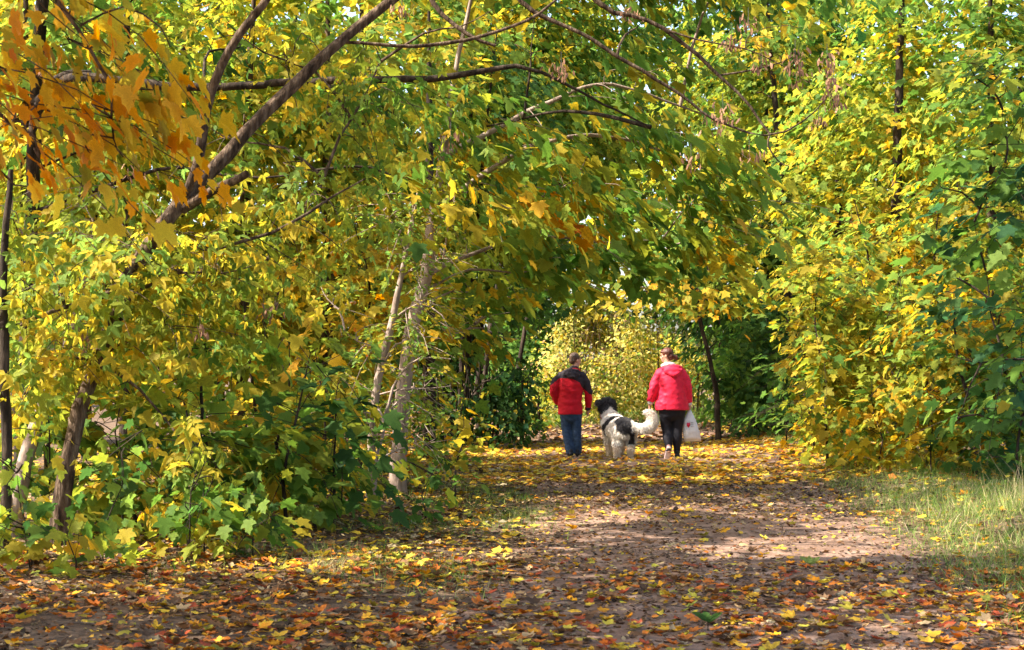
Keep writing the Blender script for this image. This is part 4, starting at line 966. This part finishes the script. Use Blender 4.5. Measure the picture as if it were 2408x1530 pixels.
def fuse(name, prims, voxel, smooth=6, fac=.5):
    """one continuous skin over overlapping solids"""
    Vs, Qs, Ts, k = [], [], [], 0
    for V, Q, T in prims:
        Vs.append(V); Qs.append(Q + k); Ts.append(T + k); k += len(V)
    me = mesh_np(name, np.vstack(Vs), [np.vstack(Qs), np.vstack(Ts)])
    bm = bmesh.new(); bm.from_mesh(me); bmesh.ops.recalc_face_normals(bm, faces=bm.faces); bm.to_mesh(me); bm.free()
    o = bpy.data.objects.new('temporary', me); COL.objects.link(o)
    r = o.modifiers.new('r', 'REMESH'); r.mode = 'VOXEL'; r.voxel_size = voxel
    if smooth:
        s = o.modifiers.new('s', 'SMOOTH'); s.iterations = smooth; s.factor = fac
    dg = bpy.context.evaluated_depsgraph_get()
    out = bpy.data.meshes.new_from_object(o.evaluated_get(dg))
    bpy.data.objects.remove(o); bpy.data.meshes.remove(me)
    out.name = name
    out.polygons.foreach_set('use_smooth', np.ones(len(out.polygons), bool))
    return out

def coords(me):
    a = np.zeros(len(me.vertices) * 3, np.float32); me.vertices.foreach_get('co', a); return a.reshape(-1, 3).astype(float)
def normals(me):
    a = np.zeros(len(me.vertices) * 3, np.float32); me.vertices.foreach_get('normal', a); return a.reshape(-1, 3).astype(float)
def setco(me, V):
    me.vertices.foreach_set('co', V.astype(np.float32).ravel()); me.update()
def creases(me, amp, s=(9, 9, 26), seed=0.0, mask=None):
    V, N = coords(me), normals(me)
    w = (vnoise(V[:, 0] * s[0] + seed + 3 * V[:, 2], V[:, 1] * s[1], V[:, 2] * s[2]) - .5) * 1.4 + (vnoise(V[:, 0] * s[0] * 2 + seed - 5 * V[:, 2], V[:, 1] * s[1] * 2, V[:, 2] * s[2] * 1.7 + 4) - .5) * .8
    if mask is not None: w = w * mask(V)
    setco(me, V + N * (w * amp)[:, None])
def face_mats(me, mats, fn):
    for m in mats: me.materials.append(m)
    a = np.zeros(len(me.polygons) * 3, np.float32); me.polygons.foreach_get('center', a)
    me.polygons.foreach_set('material_index', fn(a.reshape(-1, 3)).astype(np.int32))

def cloth(name, colr, rough=.75, bump=.15, bs=160, sheen=.04, var=.12):
    d = [c * (1 - var * 1.6) for c in colr]; e = [min(1, c * (1 + var)) for c in colr]
    m = noise_mat(name, [(.3, d), (.7, e)], 22, 5, rough, bump, bs, dist=.004)
    m.node_tree.nodes['Principled BSDF'].inputs['Sheen Weight'].default_value = sheen
    return m
M_SKIN = noise_mat('skin', [(.3, (.42, .20, .13)), (.7, (.55, .29, .20))], 30, 4, .55, .1, 120, spec=.35, dist=.002)
M_RED = cloth('dark_red_fabric', (.46, .004, .014))
M_CORAL = cloth('coral_red_fabric', (.70, .016, .05), .6)
M_BLACKF = cloth('charcoal_fabric', (.022, .016, .020))
M_JEANS = cloth('blue_denim', (.028, .052, .10), .85, .3, 220, .04, .35)
M_LEGG = cloth('black_leggings', (.012, .011, .016), .7)
M_SHOE = cloth('black_shoe_leather', (.012, .012, .014), .5, .1, 100, 0)
M_SOLE = cloth('pale_rubber_sole', (.62, .52, .50), .7, .1, 60, 0)
M_PINK = cloth('dusty_pink_shoe', (.32, .16, .15), .7, .1, 100, .1)
M_SCARF = cloth('pale_grey_scarf', (.55, .50, .48), .9)
M_HAIRB = noise_mat('brown_hair', [(.3, (.035, .018, .010)), (.7, (.11, .055, .03))], 60, 4, .5, .5, 140, (1, 1, .3), .4)
M_HAIRR = noise_mat('auburn_hair', [(.3, (.045, .009, .004)), (.7, (.135, .028, .010))], 50, 4, .42, .5, 140, (1, 1, .3), .5)
M_EYE = noise_mat('eye', [(.4, (.03, .02, .015)), (.6, (.05, .03, .02))], 5, 2, .1, 0, 5)
M_BAG = noise_mat('white_plastic_film', [(.3, (.52, .50, .53)), (.7, (.72, .71, .74))], 6, 3, .38, .35, 24, spec=.5)
M_EMB = noise_mat('red_print', [(.4, (.50, .015, .05)), (.6, (.60, .03, .08))], 20, 2, .4, .05, 30)
M_INK = noise_mat('grey_print', [(.4, (.20, .18, .20)), (.6, (.30, .28, .30))], 20, 2, .4, .05, 30)
M_COLLAR = cloth('faded_red_webbing', (.30, .07, .07))

def hand(w, d, nrm, thumb, curl, s=1.0, fr=.0082):
    """palm and five bent fingers; w wrist, d finger direction, nrm palm normal (fingers bend that way), thumb side vector"""
    w, d, nrm, thumb = (np.asarray(v, float) for v in (w, d, nrm, thumb))
    d = d / np.linalg.norm(d); th = thumb - (thumb @ d) * d; th /= np.linalg.norm(th)
    nn = nrm - (nrm @ d) * d - (nrm @ th) * th; nn /= np.linalg.norm(nn)
    pr = []
    k = w + d * .045 * s
    pr.append(limb((*w, .024 * s), (*(w + d * .03 * s), .026 * s), (*(w + d * .08 * s), .022 * s), n=12))
    for off in (-.026, -.009, .009, .026):
        pr.append(limb((*(w + d * .03 * s + th * off * .7 * s), .012 * s), (*(w + d * .088 * s + th * off * s), .0115 * s), n=8))
    for off, ln in zip((.031, .0105, -.0105, -.031), (.072, .080, .074, .058)):
        b = w + d * .085 * s + th * off * s
        a1 = curl * .7; a2 = curl * 1.7; a3 = curl * 2.5
        seg = ln * s / 3 * np.array([1.15, 1, .8])
        p1 = b + (d * math.cos(a1) + nn * math.sin(a1)) * seg[0]
        p2 = p1 + (d * math.cos(a2) + nn * math.sin(a2)) * seg[1]
        p3 = p2 + (d * math.cos(a3) + nn * math.sin(a3)) * seg[2]
        pr.append(limb((*b, fr * 1.1 * s), (*p1, fr * s), (*p2, fr * .95 * s), (*p3, fr * .8 * s), n=8))
    b = w + d * .03 * s + th * .026 * s
    p1 = b + (th * .7 + d * .7 + nn * .25) * .034 * s
    p2 = p1 + (th * .15 + d * .85 + nn * .5) * .028 * s
    pr.append(limb((*b, fr * 1.5 * s), (*p1, fr * 1.15 * s), (*p2, fr * .9 * s), n=8))
    return pr

def head(c, yaw, tilt=0.0, s=1.0, pitch=0.0):
    """head centre c, face looks along +y turned by yaw (deg, positive = towards image left); returns prims and rotation"""
    R = rz(yaw) @ ry_(tilt) @ rx_(pitch)
    c = np.asarray(c, float)
    q = lambda x, y, z: c + R @ np.array([x, y, z]) * s
    pr = [ball(q(0, -.012, .03), np.array([.077, .095, .088]) * s, R), ball(q(0, .022, -.035), np.array([.060, .068, .078]) * s, R),
          ball(q(0, .05, -.085), np.array([.032, .030, .026]) * s, R), ball(q(0, .088, -.02), np.array([.013, .020, .022]) * s, R), ball(q(0, .082, .008), np.array([.010, .014, .026]) * s, R),
          ball(q(0, .075, .032), np.array([.048, .016, .012]) * s, R), ball(q(0, .080, -.058), np.array([.022, .010, .006]) * s, R), ball(q(0, .078, -.068), np.array([.020, .010, .007]) * s, R),
          ball(q(.045, .055, -.02), np.array([.02, .02, .018]) * s, R), ball(q(-.045, .055, -.02), np.array([.02, .02, .018]) * s, R)]
    for e in (-1, 1):
        pr.append(ball(q(e * .078, -.005, -.008), np.array([.010, .020, .032]) * s, R @ rz(e * 18)))
    return pr, R, q

def local(me, loc, yaw=0.0):
    V = coords(me) @ rz(yaw).T + np.asarray(loc, float)
    setco(me, V)
    return me

def shoe_mesh(p, yaw, pitch, s=1.0, w=1.0):
    R = rz(yaw) @ rx_(pitch)
    q = lambda x, y, z, r, r2: (*(np.array(p) + R @ (np.array([x, y, z]) * s)), r * s * w, r2 * s)
    up = fuse('shoe_upper', [ring_tube([q(0, -.09, .045, .034, .040), q(0, -.04, .05, .037, .045), q(0, .05, .042, .042, .034), q(0, .13, .032, .040, .024), q(0, .165, .028, .028, .018)], 14), limb(q(0, -.06, .05, .038, .038), q(0, -.06, .10, .038, .040), n=14)], .008, 4)
    so = fuse('sole', [ring_tube([q(0, -.10, .012, .035, .014), q(0, -.03, .012, .036, .013), q(0, .06, .012, .044, .013), q(0, .14, .014, .040, .013), q(0, .18, .02, .026, .010)], 14)], .007, 2)
    return up, so

def eyes(o, q, mesh_loc, s=1.0):
    for e in (-1, 1):
        V, Q, T = ball(q(e * .031, .078, .004), .0105 * s, n=10)
        link('eye', mesh_np('eye', V + mesh_loc, [Q, T], M_EYE, smooth=True), o)

# ---- man ----
LM = P(1344, 1078, 25.2); LM[2] = gz(LM[0], LM[1]) + .025
hp, HR, hq = head((.070, .03, 1.575), -62, 0, .98, -8)
arm_l = [(-.20, .0, 1.33), (-.305, -.01, 1.22), (-.325, -.02, 1.06), (-.24, .13, .90), (-.17, .20, .88)]
arm_r = [(.20, .0, 1.33), (.275, .0, 1.21), (.300, .0, 1.03), (.280, .07, .80)]
prims = hp + [limb((.055, -.01, 1.38, .060), (.066, .01, 1.47, .054), (.070, .02, 1.53, .052)),
    ring_tube([(0, .02, .80, .165, .115), (0, .01, .95, .155, .105), (0, 0, 1.15, .17, .115), (.01, 0, 1.30, .175, .10), (.03, 0, 1.38, .09, .07)], 24),
    limb((-.17, 0, 1.31, .050), (-.26, -.01, 1.21, .044), (-.297, -.02, 1.06, .040), (-.24, .12, .905, .032), (-.175, .19, .88, .026)),
    limb((.17, 0, 1.31, .050), (.236, 0, 1.21, .044), (.278, 0, 1.04, .040), (.278, .06, .82, .030), (.278, .075, .76, .026)),
    limb((-.085, .01, .82, .085), (-.075, .03, .48, .058), (-.045, .0, .30, .050), (-.025, -.01, .08, .036)),
    limb((.085, .01, .82, .085), (.085, .0, .48, .058), (.095, .01, .30, .050), (.100, .03, .08, .036))]
prims += hand((.278, .075, .765), (-.02, .10, -1), (-.8, .2, 0), (-.1, 1, .1), .55)
prims += hand((-.175, .19, .88), (.75, .45, -.2), (0, -.6, -.8), (.2, .2, 1), .45)
man = link('person', local(fuse('body', prims, .0075, 4), LM))
man.data.materials.append(M_SKIN)
tag(man, 'person walking away in a red jacket with black shoulders and blue jeans', 'person')
eyes(man, hq, LM, .98)
man.location = (0, 0, 0)
def cl(me, name, parent, mats=None, fn=None):
    me = local(me, LOC)
    if fn is None: me.materials.append(mats)
    else: face_mats(me, mats, lambda c: fn(c - LOC))
    o = bpy.data.objects.new(name, me); COL.objects.link(o); o.parent = parent
    return o
LOC = LM
jk = fuse('jacket', [
    ring_tube([(-.02, .02, .685, .205, .165), (-.02, .02, .76, .205, .165), (-.025, .01, .95, .195, .150), (-.015, .0, 1.12, .210, .155), (0, -.005, 1.25, .215, .145), (.015, -.005, 1.34, .175, .115), (.045, 0, 1.41, .095, .085)], 28, True, (True, False)),
    limb((-.18, .0, 1.315, .075), (-.262, -.01, 1.22, .072), (-.298, -.02, 1.06, .066), (-.245, .11, .915, .056), (-.21, .155, .89, .052), flat=(False, True)),
    limb((.17, .0, 1.315, .075), (.238, .0, 1.22, .070), (.278, .0, 1.04, .066), (.276, .05, .84, .055), (.272, .065, .755, .052), flat=(False, True))], .011, 5)
creases(jk, .013, (8, 8, 17), 2.0)
def yoke(c):
    b = np.interp(c[:, 0], [-.40, -.33, -.20, 0, .13, .165, .30, .38], [1.14, 1.175, 1.285, 1.275, 1.215, 1.14, 1.02, 1.0])
    d = (c[:, 2] > b).astype(int)
    d[(c[:, 2] < .80) & (c[:, 0] > .235)] = 1
    return d
jo = cl(jk, 'jacket', man, [M_RED, M_BLACKF], yoke)
hd = fuse('hood', [ball((.0, -.135, 1.345), (.115, .05, .060), rx_(15)), limb((-.10, -.06, 1.375, .034), (-.03, -.125, 1.40, .036), (.07, -.105, 1.405, .034), (.125, -.03, 1.385, .028)), limb((-.09, -.11, 1.34, .04), (.02, -.155, 1.305, .04), (.11, -.10, 1.34, .034))], .009, 5)
creases(hd, .006, (14, 14, 20), 1.0)
cl(hd, 'hood', jo, M_BLACKF)
co = fuse('collar', [limb((-.005, -.03, 1.41, .024), (.03, -.075, 1.43, .024), (.09, -.065, 1.425, .024), (.13, -.01, 1.41, .024), (.12, .05, 1.40, .022), (.05, .065, 1.39, .02))], .008, 3)
cl(co, 'collar', jo, M_RED)
tr_ = fuse('trousers', [ring_tube([(-.01, .015, .88, .165, .13), (-.01, .015, .74, .180, .140), (-.005, .015, .66, .175, .13)], 24),
    limb((-.098, .015, .72, .098), (-.088, .03, .50, .082), (-.062, .01, .30, .078), (-.028, -.01, .12, .078), (-.018, -.015, .045, .080), flat=(False, True)),
    limb((.085, .015, .72, .098), (.085, .01, .50, .082), (.090, .005, .30, .076), (.100, .02, .12, .072), (.100, .03, .045, .076), flat=(False, True))], .010, 4)
creases(tr_, .009, (12, 12, 16), 5.0, lambda V: np.clip(1.2 - V[:, 2] * .9, .3, 1))
cl(tr_, 'jeans', man, M_JEANS)
for (p, y_) in (((-.025, .0, -.005), 10), ((.105, .04, -.005), -8)):
    u_m, s_m = shoe_mesh(p, y_, 0)
    so_ = cl(u_m, 'shoe', man, M_SHOE); cl(s_m, 'sole', so_, M_SHOE)
hr_p = [ball(hq(0, -.026, .043), np.array([.083, .097, .088]), HR), ball(hq(0, -.062, -.012), np.array([.070, .056, .062]), HR)]
hr_ = fuse('hair', hr_p, .007, 3)
creases(hr_, .004, (60, 60, 40))
cl(hr_, 'hair', man, M_HAIRB)

# ---- woman ----
LW = P(1583, 1084, 24.5); LW[2] = gz(LW[0], LW[1]) + .025
LOC = LW
wp, WR, wq = head((-.105, .03, 1.635), 78, 0, .97, -6)
prims = wp + [limb((-.06, .0, 1.42, .058), (-.085, .01, 1.50, .052), (-.100, .02, 1.58, .050)),
    ring_tube([(0, .02, .85, .185, .14), (0, .01, 1.0, .17, .13), (-.01, 0, 1.2, .175, .13), (-.02, 0, 1.36, .17, .10), (-.04, 0, 1.43, .08, .07)], 24),
    limb((-.19, 0, 1.37, .055), (-.275, .0, 1.24, .052), (-.325, -.01, 1.09, .045), (-.355, .05, .91, .032), (-.365, .065, .865, .025)),
    limb((.15, 0, 1.37, .055), (.215, 0, 1.24, .052), (.245, -.01, 1.10, .045), (.265, .02, .91, .032), (.268, .03, .865, .025)),
    limb((-.10, .01, .88, .10), (-.10, .05, .52, .065), (-.085, -.02, .34, .060), (-.075, -.10, .12, .034)),
    limb((.08, .01, .88, .10), (.075, .03, .50, .065), (.065, .02, .32, .060), (.065, .03, .08, .036))]
prims += hand((-.365, .065, .865), (-.06, .08, -1), (.9, .1, 0), (0, 1, .1), .5, .94)
prims += hand((.268, .03, .865), (.02, .05, -1), (-.9, .0, 0), (0, 1, .1), 1.15, .94)
wom = link('person', local(fuse('body', prims, .0075, 4), LW))
wom.data.materials.append(M_SKIN)
tag(wom, 'person with tied auburn hair in a coral red hooded coat and black leggings', 'person')
eyes(wom, wq, LW, .97)
jk = fuse('coat', [
    ring_tube([(-.015, .02, .765, .278, .205), (-.015, .02, .80, .275, .205), (-.015, .015, .95, .250, .195), (-.02, .005, 1.12, .225, .180), (-.025, -.005, 1.27, .215, .160), (-.03, -.005, 1.38, .190, .120), (-.045, 0, 1.45, .095, .085)], 30, True, (True, False)),
    limb((-.18, .0, 1.36, .085), (-.262, .0, 1.24, .082), (-.315, -.01, 1.09, .076), (-.348, .04, .93, .060), (-.352, .045, .905, .060), flat=(False, True)),
    limb((.13, .0, 1.36, .085), (.205, .0, 1.24, .080), (.236, -.01, 1.10, .074), (.258, .015, .93, .058), (.262, .018, .885, .057), flat=(False, True))], .011, 5)
creases(jk, .012, (9, 9, 17), 9.0, lambda V: .5 + .9 * (V[:, 0] < -.12))
jo = cl(jk, 'coat', wom, M_CORAL)
hd = fuse('hood', [ball((-.015, -.125, 1.385), (.150, .055, .075), rx_(18)), limb((-.175, -.02, 1.425, .030), (-.10, -.09, 1.452, .034), (0, -.115, 1.46, .036), (.10, -.09, 1.452, .034), (.150, -.01, 1.425, .030)),
                   limb((-.12, -.10, 1.40, .04), (-.03, -.165, 1.345, .042), (.025, -.165, 1.335, .04), (.11, -.11, 1.40, .04)), ball((.02, -.155, 1.33), (.06, .035, .035))], .009, 5)
creases(hd, .006, (10, 10, 16), 3.0)
cl(hd, 'hood', jo, M_CORAL)
for p, q_ in (((-.352, .045, .91), (-.362, .06, .868)), ((.262, .018, .89), (.267, .028, .845))):
    cl(fuse('cuff', [limb((*p, .048), (*q_, .046), flat=(True, True))], .007, 2), 'cuff', wom, M_SCARF)
sc_ = fuse('scarf', [limb((-.165, .03, 1.47, .03), (-.15, -.05, 1.485, .034), (-.08, -.085, 1.50, .036), (-.01, -.07, 1.495, .036), (.03, -.01, 1.475, .03), (.0, .06, 1.46, .03), (-.09, .085, 1.46, .03))], .008, 4)
creases(sc_, .005, (25, 25, 25)); cl(sc_, 'scarf', wom, M_SCARF)
lg = fuse('leggings', [ring_tube([(-.01, .01, .95, .20, .15), (-.01, .01, .84, .215, .17), (-.01, .01, .74, .20, .155)], 24),
    limb((-.115, .01, .78, .120), (-.108, .05, .55, .092), (-.095, .02, .42, .078), (-.088, -.03, .32, .082), (-.080, -.07, .18, .056), (-.077, -.095, .11, .046), flat=(False, True)),
    limb((.090, .01, .78, .120), (.078, .035, .54, .092), (.070, .03, .42, .078), (.066, .015, .31, .082), (.065, .025, .16, .058), (.065, .03, .07, .050), flat=(False, True))], .010, 4)
creases(lg, .005, (14, 14, 18), 7.0)
cl(lg, 'leggings', wom, M_LEGG)
u_m, s_m = shoe_mesh((.066, .03, -.005), -4, 0, .97)
so_ = cl(u_m, 'shoe', wom, M_SHOE); cl(s_m, 'sole', so_, M_SOLE)
u_m, s_m = shoe_mesh((-.085, -.085, .085), 8, -55, 1.05, 1.1)
so_ = cl(u_m, 'shoe', wom, M_PINK); cl(s_m, 'sole', so_, M_SOLE)
hr_ = fuse('hair', [ball(wq(0, -.024, .046), np.array([.088, .100, .088]), WR), ball(wq(0, -.070, -.015), np.array([.074, .060, .066]), WR), ball(wq(0, .055, .072), np.array([.060, .035, .032]), WR),
                    ball(wq(.0, -.135, -.028), np.array([.036, .044, .040]), WR), ball(wq(.0, -.165, -.052), np.array([.026, .030, .044]), WR)], .007, 3)
creases(hr_, .005, (50, 50, 30)); cl(hr_, 'hair', wom, M_HAIRR)

# ---- plastic bag in her hand ----
bagp = LW + np.array([.272, .045, .785])
Vb, nb, mb = [], 22, 34
for i in range(mb):
    t = i / (mb - 1)
    z = -t * .50
    wx = np.interp(t, [0, .12, .35, .7, .93, 1], [.012, .04, .095, .13, .14, .132])
    wy = np.interp(t, [0, .12, .35, .7, .93, 1], [.012, .03, .06, .075, .06, .012])
    cx = np.interp(t, [0, .4, 1], [0, .0, .05]); 
    for j in range(nb):
        a = j / nb * 2 * math.pi
        sq = (abs(math.cos(a)) ** 4 + abs(math.sin(a)) ** 4) ** -.25
        k = 1 + .22 * (float(vnoise(math.cos(a) * 3 + t * 2, math.sin(a) * 3, t * 4)) - .5)
        Vb.append((cx + wx * sq * k * math.cos(a), wy * k * math.sin(a) * sq, z + .02 * math.cos(a) * t - .035 * t * max(0, math.cos(a))))
Vb = np.array(Vb) + bagp
Qb = [(i * nb + j, i * nb + (j + 1) % nb, (i + 1) * nb + (j + 1) % nb, (i + 1) * nb + j) for i in range(mb - 1) for j in range(nb)]
cap = [((mb - 1) * nb, (mb - 1) * nb + j, (mb - 1) * nb + j + 1) for j in range(1, nb - 1)]
bag = link('plastic_bag', mesh_np('plastic_bag', Vb, [np.array(Qb), np.array(cap)], M_BAG, smooth=True))
tag(bag, 'white plastic carrier bag with a red print hanging from the woman\'s hand', 'bag')
for sgn in (-1, 1):
    v, q, _, _ = tube(np.array([(*(bagp + [0.01, sgn * .012, -.05]), .012), (*(bagp + [0.004, sgn * .014, .01]), .009), (*(bagp + [-.008, sgn * .006, .045]), .008), (*(bagp + [-.014, 0, .05]), .008)]), 8, 0, .01)
    o = bpy.data.objects.new('handle', mesh_np('handle', v, q, M_BAG, smooth=True)); COL.objects.link(o); o.parent = bag
def bag_print(name, cx, cz, pts, mat):
    # a thin printed patch that follows the near side of the bag
    W_ = []
    for (x, z) in pts:
        p = np.array([bagp[0] + cx + x, 0, bagp[2] + cz + z])
        near = Vb[np.argmin((Vb[:, 0] - p[0]) ** 2 + (Vb[:, 2] - p[2]) ** 2 + np.where(Vb[:, 1] > bagp[1], 9, 0))]
        W_.append((p[0], near[1] - .006, p[2]))
    n_ = len(W_)
    W_ = np.array(W_); W_[:, 1] = W_[:, 1].min()
    back = W_ + np.array([0, .003, 0])
    cen = np.vstack([W_, back, W_.mean(0, keepdims=True)])
    T_ = [(2 * n_, i, (i + 1) % n_) for i in range(n_)]
    Q_ = [(i, n_ + i, n_ + (i + 1) % n_, (i + 1) % n_) for i in range(n_)]
    o = bpy.data.objects.new(name, mesh_np(name, cen, [np.array(Q_), np.array(T_)], mat)); COL.objects.link(o); o.parent = bag
bag_print('printed_emblem', -.03, -.25, [(.0, -.05), (.022, -.02), (.030, .012), (.020, .036), (.004, .03), (-.014, .038), (-.030, .018), (-.026, -.016)], M_EMB)
for k in range(3):
    bag_print('printed_line', .02, -.215 - .028 * k, [(-.012, -.004), (.03, -.006), (.03, .002), (-.012, .004)], M_INK)

# ---- dog ----
LD = P(1464, 1086, 24.6); LD[2] = gz(LD[0], LD[1]) + .025
def dogcol(V):
    n = vnoise(V[:, 0], V[:, 1], V[:, 2], 14) - .5
    n2 = vnoise(V[:, 0], V[:, 1], V[:, 2], 40) - .5
    x, y, z = V[:, 0] + n * .05, V[:, 1] + n * .08, V[:, 2] + n * .05
    black = np.zeros(len(V), bool)
    black |= (z > .675 - .25 * (x + .2)) & (y > .66)                                    # head and neck
    black |= (y > .70) & (z > .60) & (x < -.2)
    s = y + .55 * (z - .5)
    black |= (s > .36) & (s < .50) & (z > .36) & (y < .62)                              # saddle band
    black |= (y < .16) & (z > .40 + .35 * np.abs(x - .04)) & (x < .13) & (z < .66) & (x > -.10)  # rump patch
    black |= (x > .10) & (x < .19) & (z > .24) & (z < .44) & (y < .2)                  # back of right thigh
    black &= ~((x > -.13) & (z > .66) & (z < .76) & (y > .6))                          # white streak on the neck
    tail = (x > .17) & (z > .40)
    black &= ~tail
    w = np.array([.76, .69, .60]) * (1 + .25 * n2)[:, None]
    w = np.where((z < .22)[:, None], w * np.array([.93, .84, .74]), w)
    b = np.array([.014, .010, .011]) * (1 + .6 * n2)[:, None]
    return np.where(black[:, None], b, w)
dp = [ring_tube([(.045, -.02, .47, .14, .14), (.04, .08, .49, .165, .16), (-.01, .28, .48, .165, .175), (-.08, .48, .50, .185, .195), (-.13, .62, .54, .175, .18), (-.16, .70, .58, .13, .14)], 20),
      limb((-.14, .64, .60, .135), (-.17, .72, .69, .125), (-.19, .79, .78, .115)),
      ball((-.20, .82, .855), (.125, .125, .115)), limb((-.22, .88, .85, .085), (-.285, .93, .865, .065), (-.335, .96, .875, .050)), ball((-.352, .968, .885), (.022, .022, .02)),
      limb((-.29, .78, .90, .03), (-.305, .77, .83, .042), (-.30, .77, .76, .036), (-.285, .77, .72, .02)), limb((-.10, .84, .90, .03), (-.085, .84, .83, .042), (-.09, .83, .76, .036), (-.10, .82, .72, .02)),
      limb((-.055, .04, .44, .105), (-.075, .11, .33, .088), (-.085, .02, .235, .060), (-.088, -.045, .19, .050), (-.088, -.02, .10, .048), (-.088, .005, .045, .050)), ball((-.088, .045, .035), (.046, .065, .035)),
      limb((.115, .05, .44, .105), (.135, .13, .33, .088), (.132, .05, .235, .060), (.128, -.015, .19, .050), (.128, .01, .10, .046), (.128, .03, .045, .048)), ball((.128, .07, .035), (.044, .065, .035)),
      limb((-.19, .60, .44, .085), (-.185, .60, .28, .062), (-.175, .59, .15, .052), (-.17, .60, .045, .050)), ball((-.17, .635, .035), (.046, .062, .035)),
      limb((.0, .62, .44, .085), (.015, .65, .28, .062), (.02, .67, .15, .052), (.02, .69, .045, .050)), ball((.02, .72, .035), (.046, .062, .035)),
      limb((.06, -.04, .56, .060), (.15, -.08, .535, .055), (.26, -.10, .50, .068), (.37, -.11, .50, .080), (.45, -.11, .56, .082), (.478, -.11, .64, .074), (.455, -.11, .715, .056), (.40, -.11, .755, .036), (.35, -.11, .75, .016), n=14)]
dme = fuse('body', dp, .011, 5)
dc = coords(dme)
dn = normals(dme)
a_ = dme.attributes.new('col', 'FLOAT_COLOR', 'POINT')
cc = np.ones((len(dc), 4), np.float32); cc[:, :3] = dogcol(dc); a_.data.foreach_set('color', cc.ravel())
def fur_mat():
    m, n, l, b, out = new_mat('dog_coat')
    at = n.new('ShaderNodeAttribute'); at.attribute_name = 'col'
    l.new(at.outputs['Color'], b.inputs['Base Color'])
    b.inputs['Roughness'].default_value = .75; b.inputs['Specular IOR Level'].default_value = .2; b.inputs['Sheen Weight'].default_value = .25
    return m
M_FUR = fur_mat()
dme.materials.append(M_FUR)
dog = link('dog', local(dme, LD))
tag(dog, 'large shaggy black and white dog with plumed tail standing between the two people', 'dog')
nf = 42000
sel = rng.integers(0, len(dc), nf)
p0 = dc[sel] + rng.normal(0, .006, (nf, 3)); n0 = dn[sel]
istail = (p0[:, 0] > .17) & (p0[:, 2] > .42)
flow = np.where(istail[:, None], np.stack([np.interp(p0[:, 2], [.45, .6, .75], [.5, .2, -.6]), np.zeros(nf), np.interp(p0[:, 0], [.2, .38, .48], [-1.0, -.55, .15])], 1), np.array([.1, -.35, -.75]))
fl_len = np.where(istail, .05, np.where(p0[:, 2] < .12, .022, np.where(p0[:, 2] > .72, .045, .055))) * rng.uniform(.5, 1.2, nf)
fd = norm(n0 * np.where(istail, .3, .5)[:, None] + flow * .85 + rng.normal(0, .14, (nf, 3)))
fs = norm(np.cross(fd, rng.normal(0, 1, (nf, 3)))) * .0028
fcol = dogcol(p0) * rng.uniform(.75, 1.2, (nf, 1))
FV = np.stack([p0 - fs, p0 + fs, p0 + fd * fl_len[:, None] + np.array([0, 0, -.004])], 1).reshape(-1, 3) + LD
o = bpy.data.objects.new('fur', mesh_np('fur', FV, np.arange(nf * 3).reshape(-1, 3), M_FUR, np.repeat(fcol, 3, 0))); COL.objects.link(o); o.parent = dog
tag(o, kind='stuff')
v, q, _, _ = tube(np.array([[*(np.array([-.165, .70, .655]) + rx_(35) @ np.array([.148 * math.cos(a), .148 * math.sin(a), 0])), .013] for a in np.linspace(0, 2 * math.pi, 22)]), 8, 0, .02)
o = bpy.data.objects.new('collar', mesh_np('collar', v + LD, q, M_COLLAR, smooth=True)); COL.objects.link(o); o.parent = dog
